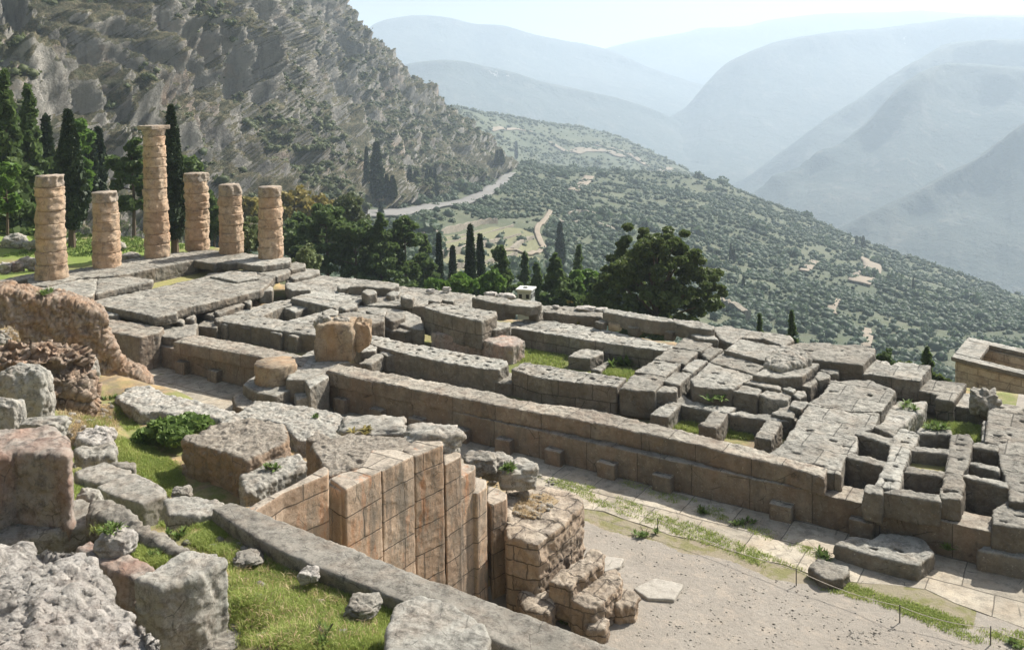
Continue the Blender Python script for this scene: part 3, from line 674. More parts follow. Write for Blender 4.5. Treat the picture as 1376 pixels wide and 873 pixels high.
# the big pine behind the south edge
def big_pine():
    b = WH(884, 470, 78); root = empty('pine_tree', b); tag(root, 'large spreading pine rising alone behind the south foundation edge', 'pine tree')
    s = CAM['f']/((b-C0).dot(CF)); L = []; bm = bmesh.new()
    R = (CR-Vector((0, 0, CR.z))).normalized(); Fw = Vector((CF.x, CF.y, 0)).normalized()
    cl = [(-62, 96, 22), (-70, 70, 20), (-50, 120, 20), (-30, 140, 20), (-5, 148, 20), (18, 146, 18), (35, 132, 20), (-18, 118, 24), (10, 115, 24), (42, 108, 22), (62, 92, 20), (74, 72, 16), (-45, 88, 24), (-12, 88, 26), (25, 82, 24), (52, 68, 20), (-60, 50, 20), (-30, 55, 24), (5, 52, 24), (38, 52, 18), (78, 88, 8), (80, 62, 10), (-10, 135, 20), (-40, 104, 20), (25, 128, 18), (-5, 30, 22), (-40, 30, 22), (30, 32, 18)]
    for i, (dx, dy, r) in enumerate(cl):
        for dep in (-.5, .3) if r > 16 else (0,):
            c = R*(dx/s)+Vector((0, 0, dy/s))+Fw*(dep+rng.uniform(-.25, .25))*3.6*(1 if abs(dx) < 60 else .5); rr = r/s*.62
            P = np.concatenate([ball_pts(200, rr*.64, rr*.64, rr*.38, .3)+rng.normal(size=3)*np.array([rr*.8, rr*.8, rr*.55]) for _ in range(5)])+np.array(c[:]); L.append(P)
            if dep < 0: tube_bm(bm, [(0, 0, c.z*.45), (c.x*.5, c.y*.5, c.z*.8), tuple(c)], .16, .04, 5)
    C = np.concatenate(L); V, F = leaf_quads(C, .12*(.6+.8*rng.random(len(C))), 1.4)
    link('crown', np_mesh('crown', V, F), M['bigpine'], root)
    tube_bm(bm, [(0, 0, -1), (.1, 0, 3), (-.2, .1, 7), (0, 0, 9)], .36, .12, 9); bm_obj('trunk', bm, M['bark'], root)
big_pine()
for t, by, z, w, st, l in [((1064, 420), 480, 70, 16, 'conifer', 'small dark fir behind the foundations right of the big pine'), ((1021, 424), 480, 76, 12, 'conifer', 'tiny fir tip left of the small dark fir'),
                           ((1245, 468), 560, 62, 36, 'conifer', 'dark young pine left of the treasury'), ((1188, 466), 540, 66, 34, 'round', 'dark green bush behind the west slabs'),
                           ((1210, 478), 545, 66, 36, 'round', 'olive green bush between the west slabs and the treasury'), ((1262, 495), 560, 62, 34, 'round', 'leafy bush touching the treasury corner'), ((1150, 462), 540, 80, 40, 'round', 'yellowish bush behind the largest west slab')]:
    treed('young_conifer' if st == 'conifer' else 'bush', l, 'tree', t, by, z, w, st, M['pine' if st == 'conifer' or 'dark' in l else 'gold' if 'yell' in l else 'bigpine'], n=3000, leaf=.11, trunk=.02)
# cypresses at the foot of the cliff and on the olive slope
proto = treed('cypress_tree', 'cypress standing alone at the left of the row under the cliff', 'cypress', (493, 198), 248, fardist(493, 248, 390), 7, 'cypress', M['cyp'], n=2600, leaf=.42, group='cypresses under the cliff')
bb = WH(493, 248, fardist(493, 248, 390)); ss = CAM['f']/((bb-C0).dot(CF)); proto['h0'] = 50/ss; proto['w0'] = 7/ss
for t, by, d, w, l in [((507, 192), 270, 380, 17, 'widest dark cypress clump at the left under the cliff'), ((520, 234), 268, 378, 9, 'short thin cypress beside the widest clump'), ((528, 236), 268, 378, 10, 'short thin cypress right of its twin by the wide clump'),
                       ((551, 228), 270, 385, 12, 'left half of a broad cypress pair under the cliff'), ((560, 230), 270, 385, 14, 'right half of a broad cypress pair under the cliff'), ((574, 228), 269, 385, 7, 'leftmost of three tight thin cypresses under the cliff'),
                       ((579, 226), 269, 385, 7, 'middle of three tight thin cypresses under the cliff'), ((585, 227), 269, 385, 7, 'rightmost of three tight thin cypresses under the cliff'), ((512, 270), 292, 300, 6, 'small dark cypress below the row under the cliff'),
                       ((668, 202), 224, 640, 6, 'small cypress on the shoulder above the road bend'), ((674, 201), 222, 640, 7, 'second small cypress on the shoulder above the road bend'), ((694, 190), 214, 1000, 4, 'faint thin cypress far beyond the road bend'),
                       ((982, 327), 352, 560, 4, 'left of two thin cypresses on the olive slope'), ((986, 331), 354, 560, 4, 'right of two thin cypresses on the olive slope'), ((999, 370), 392, 420, 4, 'single thin cypress low on the olive slope'),
                       ((1151, 317), 332, 800, 4, 'left of two far cypresses near the dirt scar'), ((1160, 317), 333, 800, 5, 'right of two far cypresses near the dirt scar'), ((869, 296), 312, 560, 3, 'faint cypress left of the olive slope centre'), ((1227, 372), 392, 560, 3, 'lone thin cypress right of the dirt scar')]:
    dupd(proto, l, t, by, d, w, 'cypresses under the cliff' if by < 300 and t[0] < 700 else 'cypresses on the olive slope')

# ---- groves and scrub: nobody could count them
def scatter(name, V, keep, count, size, mat, cards=26, seed=3, inst=None):
    r = np.random.default_rng(seed); nv, nu = V.shape[:2]
    q = V[:-1, :-1]; e1 = V[:-1, 1:]-q; e2 = V[1:, :-1]-q; A = np.linalg.norm(np.cross(e1, e2), axis=-1)
    cen = q+.5*e1+.5*e2
    dist = np.linalg.norm(cen-np.array(C0), axis=-1)
    wgt = (A/np.maximum(dist, 60)**.9*keep(cen)).ravel(); wgt /= wgt.sum()
    k = r.choice(len(wgt), count, p=wgt); i, j = k//(nu-1), k % (nu-1)
    a, b = r.random(count)[:, None], r.random(count)[:, None]
    P = q[i, j]+e1[i, j]*a+e2[i, j]*b
    s = size*(.4+1.0*r.random(count)**2.2)
    base, Fb = ico_template(1); nb = len(base)
    lump = 1+.25*r.normal(size=(count, nb, 1)).clip(-1.2, 1.2)
    V1 = (base[None]*lump*np.array([.85, .85, .62])*s[:, None, None]+P[:, None]+np.array([0, 0, .45])*s[:, None, None]).reshape(-1, 3)
    F1 = (Fb[None]+(np.arange(count)*nb)[:, None, None]).reshape(-1, 3)
    me = np_mesh(name, V1, F1, 3); o = link(name, me, mat); tag(o, kind='stuff')
    if cards:
        d = r.normal(size=(count, cards, 3)); d /= np.linalg.norm(d, axis=-1, keepdims=True)
        C = (d*np.array([1, 1, .7])*(.75+.35*r.random((count, cards, 1)))*s[:, None, None]+P[:, None]+np.array([0, 0, .5])*s[:, None, None]).reshape(-1, 3)
        V2, F2 = leaf_quads(C, np.repeat(s*.22, cards)); F2 = F2+len(V1)
        bmV = np.concatenate([V1, V2]); me2 = bpy.data.meshes.new(name)
        me2.vertices.add(len(bmV)); me2.vertices.foreach_set('co', bmV.astype(np.float32).ravel())
        loops = np.concatenate([F1.ravel(), F2.ravel()]).astype(np.int32); me2.loops.add(len(loops)); me2.loops.foreach_set('vertex_index', loops)
        st = np.concatenate([np.arange(0, F1.size, 3), F1.size+np.arange(0, F2.size, 4)]).astype(np.int32)
        me2.polygons.add(len(st)); me2.polygons.foreach_set('loop_start', st); me2.update(calc_edges=True)
        me2.materials.append(mat); o.data = me2
    return o
def nfield(cen, f, seed=0):
    sh = cen.shape[:-1]; fl = cen.reshape(-1, 3)
    return np.array([noise.noise(Vector((p[0]*f+seed, p[1]*f, p[2]*f))) for p in fl]).reshape(sh)
# clearings follow the excavated terraces, the road and the dirt scars
def topx(cen):
    v = cen-np.array(C0); w = v@np.array(CF); return 688+CAM['f']*(v@np.array(CR))/w, CAM['cy']+CAM['f']*(v@np.array(CD))/w
def near_poly(x, y, pts, r):
    m = np.full(x.shape, 1e9)
    for a, b in zip(pts[:-1], pts[1:]):
        dx, dy = b[0]-a[0], b[1]-a[1]; t = np.clip(((x-a[0])*dx+(y-a[1])*dy)/(dx*dx+dy*dy), 0, 1)
        m = np.minimum(m, np.hypot(x-a[0]-t*dx, y-a[1]-t*dy))
    return m < r
def keep_hill(cen):
    x, y = topx(cen); k = np.clip(.8+1.2*nfield(cen, .013)+1.2*nfield(cen, .05, 3), .06, 1.8)
    k[(x > 560) & (x < 735) & (y > 282) & (y < 372) & (y > 300-(x-560)*.05)] *= .06
    k[near_poly(x, y, [(440, 292), (560, 284), (620, 272), (660, 258), (690, 232)], 5)] = 0
    k[near_poly(x, y, [(735, 290), (722, 310), (728, 330)], 7)] = 0
    k[near_poly(x, y, [(1155, 350), (1172, 362), (1158, 378)], 7)] = 0
    k[near_poly(x, y, [(1165, 450), (1166, 470)], 5)] = 0
    k[(y < 300) & (x < 560)] *= .4
    return k
scatter('olive_grove', HV, keep_hill, 24000, 2.5, M['olive'], 14)
scatter('slope_trees', HV, lambda c: np.clip(nfield(c, .03, 8)-.05, 0, 1), 420, 5.0, M['olive'], 60, 77)
scatter('spur_scrub', SV, lambda c: np.clip(.9+1.8*nfield(c, .008, 4), .1, 1.6), 6500, 4.2, M['scrubleaf'], 10, 5)
def keep_cliff(cen):
    d = np.gradient(cen, axis=0); e = np.gradient(cen, axis=1); n = np.cross(d, e); n /= np.linalg.norm(n, axis=-1, keepdims=True)+1e-9
    return np.clip(np.abs(n[..., 2])-.35, 0, 1)**1.3*np.clip(.42+2.2*nfield(cen, .016, 9), 0, 1.5)
scatter('cliff_scrub', CV, keep_cliff, 17000, 1.7, M['scrubleaf'], 16, 8)

# ---- road, tracks, excavated terraces laid on the hillside
BV = [HB]
def onhill(x, y):
    r = ray(x, y).normalized(); h = BV[0].ray_cast(C0+r*60, r)
    return h[0] if h[0] else WH(x, y, 500)
def drape(p):
    h = BV[0].ray_cast(Vector((p.x, p.y, 400)), Vector((0, 0, -1))); return Vector((p.x, p.y, h[0].z)) if h[0] else p
def ribbon(name, pts, width, lift, mat, kind='structure'):
    P = [onhill(*q) for q in pts]; P = [Vector(q) for q in catmull([p[:] for p in P], len(P)*8)]
    bm = bmesh.new(); prev = None
    for i, p in enumerate(P):
        t = P[min(i+1, len(P)-1)]-P[max(i-1, 0)]; t.z = 0; t.normalize(); s = Vector((-t.y, t.x, 0))
        row = []
        for k in (-1, -.5, 0, .5, 1):
            q = drape(p+s*k*width/2); row.append(bm.verts.new((q.x, q.y, q.z+lift)))
        if prev:
            for a in range(4): bm.faces.new((prev[a], prev[a+1], row[a+1], row[a]))
        prev = row
    o = bm_obj(name, bm, M[mat]); 
    for f in o.data.polygons: f.use_smooth = True
    m = o.modifiers.new('thick', 'SOLIDIFY'); m.thickness = .9; m.offset = -1
    tag(o, kind=kind); return o
ribbon('road', [(430, 296), (480, 291), (540, 288), (590, 278), (630, 271), (655, 260), (672, 248), (687, 234)], 9, .8, 'roadm')
ribbon('dirt_track', [(740, 284), (733, 296), (722, 308), (724, 322), (730, 334)], 3.2, .5, 'track')
ribbon('dirt_track', [(1150, 346), (1166, 352), (1172, 362), (1160, 374), (1154, 382)], 13, .7, 'track')
ribbon('dirt_track', [(730, 334), (712, 344), (690, 338), (668, 340)], 2.4, .5, 'track')
ribbon('dirt_track', [(792, 238), (784, 248), (770, 258)], 10, .7, 'track')
ribbon('dirt_track', [(1164, 444), (1166, 456), (1163, 470)], 4, .5, 'track')
ribbon('dirt_track', [(1124, 404), (1117, 418), (1119, 424)], 4, .5, 'track')
ribbon('dirt_track', [(1094, 352), (1086, 360), (1080, 366)], 6, .5, 'track')
M['terr'] = stone_mat('old_terrace_wall_stone', (.30, .26, .2), (.22, .195, .155), (.12, .11, .085), None, 0, sc=.35)
def far_wall(name, label, pts, h, th, mat='terr'):
    P = [onhill(*q) for q in pts]; P = [Vector(q) for q in catmull([p[:] for p in P], len(P)*6)]
    bm = bmesh.new(); prev = None; r = random.Random(label)
    for i, p in enumerate(P):
        t = P[min(i+1, len(P)-1)]-P[max(i-1, 0)]; t.z = 0; t.normalize(); s = Vector((-t.y, t.x, 0)); hh = h*r.uniform(.75, 1.1)
        row = [bm.verts.new(p+s*th/2*a+Vector((0, 0, b))) for a, b in ((-1, -1.5), (-1, hh), (1, hh), (1, -1.5))]
        if prev:
            for a in range(4): bm.faces.new((prev[a], prev[(a+1) % 4], row[(a+1) % 4], row[a]))
        else: bm.faces.new(row)
        prev = row
    bm.faces.new(prev[::-1]); o = bm_obj(name, bm, M[mat]); tag(o, label, 'wall', 'excavated terrace walls'); return o
BV[0] = SB
for q, w_ in (([(770, 206), (790, 202), (815, 204), (836, 212)], 26), ([(740, 192), (752, 200), (764, 206)], 12), ([(800, 196), (822, 200), (845, 208), (870, 224)], 14), ([(660, 176), (690, 174), (715, 178)], 8), ([(868, 232), (885, 232), (900, 226)], 12)):
    ribbon('dirt_track', q, w_, 1.2, 'track')
BV[0] = HB
far_wall('terrace_wall', 'topmost long terrace wall of the excavated field below the road', [(568, 322), (600, 314), (640, 304), (668, 300)], 3.2, 1.2)
far_wall('terrace_wall', 'thin terrace wall in the middle of the excavated field', [(575, 336), (610, 326), (650, 316), (690, 304)], 1.2, .8)
far_wall('terrace_wall', 'tall dark terrace wall behind the thin cypresses', [(588, 350), (620, 342), (650, 334), (672, 328)], 3.4, 1.4)
far_wall('terrace_wall', 'faint low wall just under the topmost long terrace wall', [(572, 329), (610, 320), (650, 310)], 1.0, .7)
far_wall('terrace_wall', 'faint low wall between the thin and the tall dark terrace walls', [(582, 343), (620, 334), (660, 325), (700, 316)], 1.1, .7)
far_wall('terrace_wall', 'lowest pale terrace wall right of the thin cypresses', [(600, 362), (640, 358), (672, 352), (694, 344)], 2.0, 1.2)
far_wall('terrace_wall', 'short dark terrace wall among rubble right of the excavated field', [(688, 338), (700, 328), (716, 322)], 2.2, 2)
far_wall('ruin_wall', 'upper pale ruin wall among olives right of the dirt track', [(762, 290), (780, 286), (800, 290)], 2.4, 2)
far_wall('ruin_wall', 'lower pale ruin wall among olives right of the dirt track', [(770, 302), (790, 300), (815, 306), (826, 312)], 2.2, 2)
far_wall('ruin_wall', 'small pale ruin wall left among the olives right of the track', [(742, 300), (750, 298), (757, 302)], 2.0, 2)
far_wall('rock_outcrop', 'bare rock face in the olive slope right of the big pine', [(966, 412), (985, 420), (1005, 432)], 4.5, 3)
gx = grass_sheet_mat('dry_terrace_turf', (.145, .135, .075), (.105, .12, .05), (.19, .17, .105))
def turf(name, pts, lift):
    bm = bmesh.new(); P = [onhill(*q) for q in pts]
    c = sum(P, Vector())/len(P); n = len(P); rings = []
    for k in (1, .8, .6, .4, .2):
        ring = []
        for i in range(n):
            for f in (0, .5):
                q = drape(c.lerp(P[i].lerp(P[(i+1) % n], f), k)); ring.append(bm.verts.new((q.x, q.y, q.z+lift)))
        rings.append(ring)
    m = 2*n
    for a, b in zip(rings[:-1], rings[1:]):
        for i in range(m): bm.faces.new((a[i], a[(i+1) % m], b[(i+1) % m], b[i]))
    bm.faces.new(rings[-1]); o = bm_obj(name, bm, gx); tag(o, kind='structure')
turf('terrace_field', [(566, 326), (600, 318), (660, 306), (700, 308), (724, 318), (728, 340), (722, 372), (680, 376), (640, 372), (600, 366), (570, 356)], .5)

# ------------------------------------------------------------------ the temple platform: stones from east (left) to west (right)
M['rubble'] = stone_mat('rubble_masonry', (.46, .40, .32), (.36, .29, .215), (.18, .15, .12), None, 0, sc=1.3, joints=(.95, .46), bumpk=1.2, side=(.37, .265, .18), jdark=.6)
BL = [
 # name, label, tile, top outline, z, h, material, holes
 ('stylobate', 'long grey stone floor strip carrying the first three columns', 'A', [(150,195),(520,128),(800,75),(1130,42),(1190,52),(1150,76),(1040,100),(640,180),(410,196),(250,238),(160,235)], 0, 1.25, 'lime_j', 0),
 ('stone_ledge', 'grey ledge at the far left behind the first column', 'A', [(-60,215),(10,203),(200,168),(202,192),(10,226),(-60,240)], -.1, 1.1, 'lime', 0),
 ('stone_pavement', 'grey pavement slabs in front of the first two columns, left part', 'A', [(100,262),(150,248),(255,236),(420,200),(520,190),(512,270),(498,288),(390,312),(300,302),(180,290)], -.14, .45, 'lime_j', 0),
 ('stone_pavement', 'grey pavement slabs running to the grassy pit behind the second column', 'A', [(527,190),(640,184),(700,186),(822,205),(815,214),(600,260),(512,282)], -.16, .45, 'lime_j', 0),
 ('floor_platform', 'largest flat slab platform in front of the columns, dark overhanging edge', 'A', [(500,318),(840,248),(1100,190),(1120,170),(1250,160),(1480,186),(1400,262),(950,370),(948,388),(830,408),(750,386),(640,364),(545,345)], -.5, .5, 'lime_j', 0),
 ('stone_slab', 'thin slab lying on the far end of the largest platform', 'A', [(1130,186),(1232,160),(1376,166),(1390,196),(1270,214)], -.34, .14, 'lime', 0),
 ('support_block', 'pale support block under the corner of the largest platform', 'A', [(838,432),(870,425),(916,430),(912,446),(870,452)], -1.15, .8, 'lime', 0),
 ('support_block', 'square support block second under the edge of the largest platform', 'A', [(932,425),(965,414),(994,418),(985,438)], -1.1, .8, 'lime', 0),
 ('support_block', 'third support block under the edge of the largest platform', 'A', [(996,412),(1020,398),(1050,395),(1045,420)], -1.05, .8, 'lime', 0),
 ('support_block', 'squat block in the gap beyond the platform edge', 'A', [(1098,388),(1120,375),(1155,375),(1150,400)], -1.2, .7, 'lime', 0),
 ('floor_slab', 'weathered low slab between the rubble wall and the largest platform', 'A', [(548,378),(600,366),(650,372),(640,392),(560,398)], -.8, .6, 'lime', 0),
 ('stylobate_block', 'grey floor block under the fifth column', 'A', [(1040,100),(1150,76),(1190,52),(1250,55),(1400,74),(1390,96),(1230,118),(1165,112),(1150,122)], -.01, .5, 'lime', 0),
 ('stylobate_block', 'thick dark plinth block under the sixth column', 'B', [(-135,100),(-60,72),(60,70),(187,88),(187,108),(30,132),(-70,120)], .0, .42, 'lime', 0),
 ('step_block', 'broad step block below the plinth of the sixth column', 'B', [(-110,150),(0,158),(60,135),(180,138),(182,162),(112,188),(-50,166)], -.5, .5, 'lime', 1),
 ('step_block', 'step block at the corner just right of the sixth column plinth', 'B', [(150,125),(215,110),(262,118),(262,136),(185,152)], -.45, .5, 'lime', 0),
 ('step_block', 'rounded double block beside the sage bush', 'B', [(180,182),(255,145),(340,152),(340,166),(280,186),(200,202)], -.8, .5, 'lime', 0),
 ('support_block', 'two tier block under the east end near the step blocks', 'B', [(-10,238),(60,232),(90,245),(85,262),(20,268)], -.75, .8, 'lime', 0),
 ('stone_block', 'rounded dark block lying on two stones east of the long slabs', 'B', [(160,222),(230,215),(290,245),(290,258),(200,262),(165,250)], -.75, .6, 'lime', 0),
 ('foundation_wall', 'grey foundation block with orange flank beside the broken rubble wall', 'A', [(545,412),(650,424),(880,464),(850,490),(748,516),(640,492),(555,480)], -1.0, 2.1, 'wall', 0),
 ('stone_slab', 'flat slab between the largest platform and the north wall', 'A', [(860,500),(880,465),(1000,450),(1060,440),(1050,500),(940,520),(870,508)], -1.35, 1.2, 'lime', 0),
 ('stone_block', 'sunken dark block before the row of upright posts', 'A', [(1058,452),(1105,420),(1165,428),(1165,464)], -1.55, 1.0, 'lime', 0),
 ('stone_beam', 'narrow beam lying parallel to the edge of the largest platform', 'A', [(1150,374),(1300,330),(1322,336),(1172,388)], -1.05, .5, 'lime', 0),
 ('stone_block', 'small block at the far end of the narrow beam', 'A', [(1305,318),(1335,311),(1350,318),(1345,338)], -.95, .7, 'lime', 0),
 ('upright_block', 'first upright post stone of the row left of the boulder', 'A', [(1157,412),(1190,408),(1200,424),(1165,430)], -1.25, 1.1, 'lime', 0),
 ('upright_block', 'second upright post stone of the row left of the boulder', 'A', [(1172,436),(1200,428),(1252,438),(1215,449)], -1.42, 1.2, 'lime', 0),
 ('upright_block', 'third upright post stone of the row left of the boulder', 'A', [(1290,456),(1330,445),(1382,456),(1340,468)], -1.42, 1.2, 'lime', 0),
 ('upright_block', 'fourth upright post stone of the row left of the boulder', 'B', [(78,486),(110,472),(160,486),(128,499)], -1.42, 1.2, 'lime', 0),
 ('upright_block', 'fifth upright post stone, nearest to the boulder', 'B', [(172,502),(210,490),(258,500),(215,513)], -1.42, 1.2, 'lime', 0),
 ('foundation_slab', 'wide dowel holed slab east of the boulder with a sunken pit, near part', 'B', [(-215,415),(-130,388),(30,405),(165,428),(330,450),(330,505),(0,460),(-190,427)], -1.3, 1.2, 'lime', 14),
 ('foundation_slab', 'dowel holed slab beyond the sunken pit east of the boulder', 'B', [(-125,385),(-60,362),(130,318),(188,310),(190,345),(140,352),(30,400)], -1.32, 1.2, 'lime', 8),
 ('foundation_slab', 'slab strip between the sunken pit and the boulder', 'B', [(170,428),(355,378),(400,372),(420,392),(335,448)], -1.34, 1.2, 'lime', 4),
 ('stone_block', 'lone block standing inside the sunken pit', 'B', [(145,352),(215,340),(280,356),(210,381)], -1.4, .9, 'lime', 0),
 ('foundation_slab', 'large plain slab with a long dark front edge behind the pit', 'B', [(188,303),(330,255),(450,268),(578,308),(545,335),(450,364),(320,334)], -1.0, 1.3, 'lime_j', 3),
 ('south_pavement', 'long pavement along the south edge behind the boulder', 'B', [(160,208),(340,180),(600,207),(770,238),(1175,285),(1165,352),(1000,348),(790,345),(600,342),(560,300),(400,262),(300,272),(200,252)], -1.06, 1.4, 'lime_j', 12),
 ('south_pavement', 'middle pavement behind the boulder with square blocks standing on it', 'B', [(560,346),(620,352),(800,372),(880,402),(900,470),(860,470),(700,420),(560,380),(480,368)], -1.2, 1.2, 'lime', 4),
 ('stone_block', 'square block standing upright on the pavement left of the stump', 'B', [(572,270),(600,257),(641,262),(646,278),(600,286)], -.42, .66, 'lime', 0),
 ('stone_block', 'low dark block at the left end of the raised kerb on the south edge', 'B', [(437,240),(470,228),(505,233),(500,248),(445,252)], -.68, .4, 'lime', 0),
 ('stone_beam', 'raised kerb block on the south edge above the square block', 'B', [(500,242),(600,213),(640,208),(765,226),(765,240),(720,252),(575,240)], -.5, .6, 'lime', 0),
 ('stone_block', 'small block tucked under the right end of the raised kerb', 'B', [(700,282),(740,265),(772,270),(770,282),(720,292)], -.72, .4, 'lime', 0),
 ('stone_stump', 'worn column stump on the south pavement', 'B', [(780,295),(800,285),(830,284),(850,293),(840,304),(800,306)], -.45, .62, 'lime', 0),
 ('stone_block', 'low pale block right of the column stump', 'B', [(928,316),(965,305),(1000,313),(990,326)], -.76, .35, 'lime', 0),
 ('stone_block', 'second low pale block right of the column stump', 'B', [(1002,313),(1030,305),(1065,310),(1060,325)], -.72, .4, 'lime', 0),
 ('stone_block', 'small block behind the top of the boulder, left', 'B', [(355,376),(400,361),(440,370),(430,394),(380,400)], -.85, .8, 'lime', 0),
 ('stone_block', 'oblong block behind the boulder top, middle', 'B', [(446,352),(500,326),(541,334),(538,350),(480,366)], -.75, .6, 'lime', 0),
 ('stone_block', 'big block with a pale west end directly right of the boulder', 'B', [(445,390),(540,375),(688,405),(686,428),(590,452),(500,425)], -.7, 1.3, 'lime', 2),
 ('stone_block', 'dark edged slab behind the two rough blocks right of the boulder', 'B', [(590,372),(640,355),(700,368),(690,400),(640,395)], -.95, .7, 'lime', 0),
 ('stone_block', 'rough orange stained block two places right of the boulder', 'B', [(690,402),(740,385),(798,384),(800,408),(730,430)], -.92, 1.0, 'lime', 0),
 ('stone_block', 'low rough block in front of the orange stained block', 'B', [(640,464),(700,436),(780,432),(790,470),(750,482)], -1.45, .8, 'lime', 1),
 ('stone_block', 'low flat block touching the big raised slab on its left', 'B', [(755,480),(790,438),(880,440),(885,470),(800,490)], -1.4, .8, 'lime', 0),
 ('raised_slab', 'tallest raised slab with two rows of dowel holes in the middle', 'B', [(900,355),(955,330),(1120,350),(1290,374),(1292,396),(1212,428),(1050,398)], -.12, 1.55, 'lime_j', 16),
 ('step_block', 'flat step at the west end of the tallest raised slab', 'B', [(1195,458),(1280,425),(1366,436),(1364,455),(1290,476)], -.85, .6, 'lime', 0),
 ('rubble_wall', 'low crumbling wall in front of the tallest raised slab', 'B', [(945,490),(1050,475),(1210,496),(1210,528),(1080,512)], -1.3, 1.3, 'rust', 0),
 ('rubble_wall', 'west end of the crumbling wall beside the grassy pit', 'B', [(1215,498),(1340,506),(1400,512),(1440,536),(1380,560),(1310,560),(1218,528)], -1.25, 1.4, 'rust', 0),
 ('raised_block', 'left of two thick blocks raised on the south edge below the hut', 'B', [(1165,303),(1200,290),(1330,300),(1395,326),(1310,336)], -.18, .95, 'lime', 1),
 ('raised_block', 'right of two thick blocks raised on the south edge below the hut', 'B', [(1316,336),(1400,308),(1530,325),(1532,342),(1470,353)], -.24, .5, 'lime', 1),
 ('support_block', 'block supporting the right raised block below the hut', 'C', [(90,376),(130,365),(165,372),(140,386)], -.72, .5, 'lime', 0),
 ('south_pavement', 'edge pavement between the hut blocks and the long kerb', 'C', [(130,338),(330,350),(490,375),(488,408),(420,404),(150,374)], -.85, .75, 'lime', 3),
 ('foundation_walk', 'long straight slab walk with dowel holes above the grassy pit', 'C', [(-30,440),(80,420),(220,430),(450,465),(868,560),(820,588),(400,530),(100,478),(-30,463)], -1.25, 1.3, 'lime_j', 26),
 ('stone_kerb', 'long raised kerb on the south edge in front of the big pine', 'C', [(490,380),(502,362),(620,378),(860,415),(870,432),(760,424),(620,402)], -.33, .72, 'lime', 0),
 ('stone_kerb', 'right hand raised kerb stone in front of the big pine', 'C', [(862,432),(875,418),(1000,428),(1085,455),(1086,468),(1070,472),(950,458)], -.36, .7, 'lime', 0),
 ('small_cube', 'first small cube on the walk below the long kerb', 'C', [(447,432),(475,420),(510,430),(490,439)], -.82, .45, 'lime', 0),
 ('small_cube', 'pale oblong second cube on the walk below the long kerb', 'C', [(523,436),(545,427),(588,434),(580,445)], -.86, .4, 'buffb', 0),
 ('small_cube', 'third small cube on the walk below the long kerb', 'C', [(625,456),(650,445),(700,455),(678,464)], -.84, .46, 'lime', 0),
 ('small_cube', 'last small cube on the walk below the long kerb', 'C', [(820,480),(850,470),(880,480),(860,489)], -.84, .45, 'lime', 0),
 ('stone_block', 'isolated square block in the grassy pit', 'C', [(302,615),(375,574),(490,590),(488,602),(420,628)], -1.6, .85, 'lime', 0),
 ('stone_plinth', 'low plinth in the grass right of the isolated square block', 'C', [(430,686),(510,640),(532,650),(470,696)], -2.05, .5, 'lime', 0),
 ('foundation_wall', 'long dowel holed foundation wall behind the north wall, west of the boulder', 'B', [(560,520),(590,500),(700,518),(835,552),(900,560),(1150,608),(1345,640),(1355,660),(1300,690),(1200,680),(960,640),(755,590),(640,560)], -1.15, 1.5, 'lime', 30),
 ('foundation_wall', 'long dowel holed foundation wall in front of the grassy pit', 'C', [(0,685),(70,650),(300,690),(612,735),(560,782),(300,752),(150,732)], -1.08, 1.5, 'lime_j', 20),
 ('upright_block', 'square pier standing against the dowel holed wall west of the boulder', 'B', [(868,625),(905,605),(965,622),(935,640)], -1.35, 1.3, 'lime', 0),
 ('stone_block', 'rough block at the foot of the boulder on its right', 'B', [(528,570),(570,540),(655,565),(640,588),(560,592)], -1.2, .7, 'lime', 0),
 ('stone_block', 'rounded upright block right of the boulder foot', 'B', [(665,596),(700,580),(750,586),(750,606),(700,612)], -1.35, .9, 'lime', 0),
 ('stone_beam', 'tilted pale beam in front of the boulder foot', 'B', [(552,655),(640,603),(684,605),(684,616),(620,660)], -1.4, .7, 'lime', 0),
 ('stone_slab', 'small ledge slab between two dowel holed walls', 'C', [(-110,745),(-25,700),(0,706),(0,760),(-60,760)], -1.75, .8, 'lime', 0),
 ('stone_slab', 'shaded flat slab between the drum and the boulder', 'P', [(386,510),(402,480),(425,470),(470,486),(456,490),(440,498),(408,510)], -1.22, 1.6, 'lime', 0),
 # west half
 ('paving_block', 'square holed block, first of the row by the long walk end', 'F', [(415,105),(480,58),(560,57),(638,78),(562,130)], -.9, .8, 'lime', 2),
 ('paving_block', 'square holed block, second of the row by the long walk end', 'F', [(320,172),(400,112),(560,131),(480,196)], -.95, .8, 'lime', 3),
 ('paving_block', 'square holed block, third of the row by the grassy pit', 'F', [(215,240),(320,175),(465,195),(378,264)], -1.0, .9, 'lime', 3),
 ('paving_block', 'rounded holed block at the west end of the front foundation wall', 'F', [(133,328),(195,262),(300,256),(378,276),(315,347),(250,342)], -1.05, 1.2, 'lime', 3),
 ('stone_block', 'smaller block stuck to the rounded holed block', 'F', [(318,348),(368,313),(438,325),(432,347)], -1.15, 1.0, 'lime', 0),
 ('stone_block', 'oblong block right of the third holed block', 'F', [(372,292),(425,240),(516,250),(452,312)], -1.02, .9, 'lime', 0),
 ('stone_block', 'pale block filling the gap before the tilted slab', 'F', [(465,226),(530,170),(600,180),(520,246)], -1.0, .8, 'lime', 0),
 ('stone_block', 'dark fronted block behind the tilted slab', 'F', [(578,150),(590,112),(625,104),(684,118),(605,172)], -.98, .7, 'lime', 0),
 ('stone_block', 'low pale block at the far end of the holed row', 'F', [(515,42),(550,28),(640,40),(660,68),(560,62)], -.72, .5, 'lime', 0),
 ('south_slab', 'pale slab at the south edge right of the long kerb', 'F', [(636,5),(700,-6),(838,20),(770,62),(735,88),(665,62)], -.8, .7, 'lime', 0),
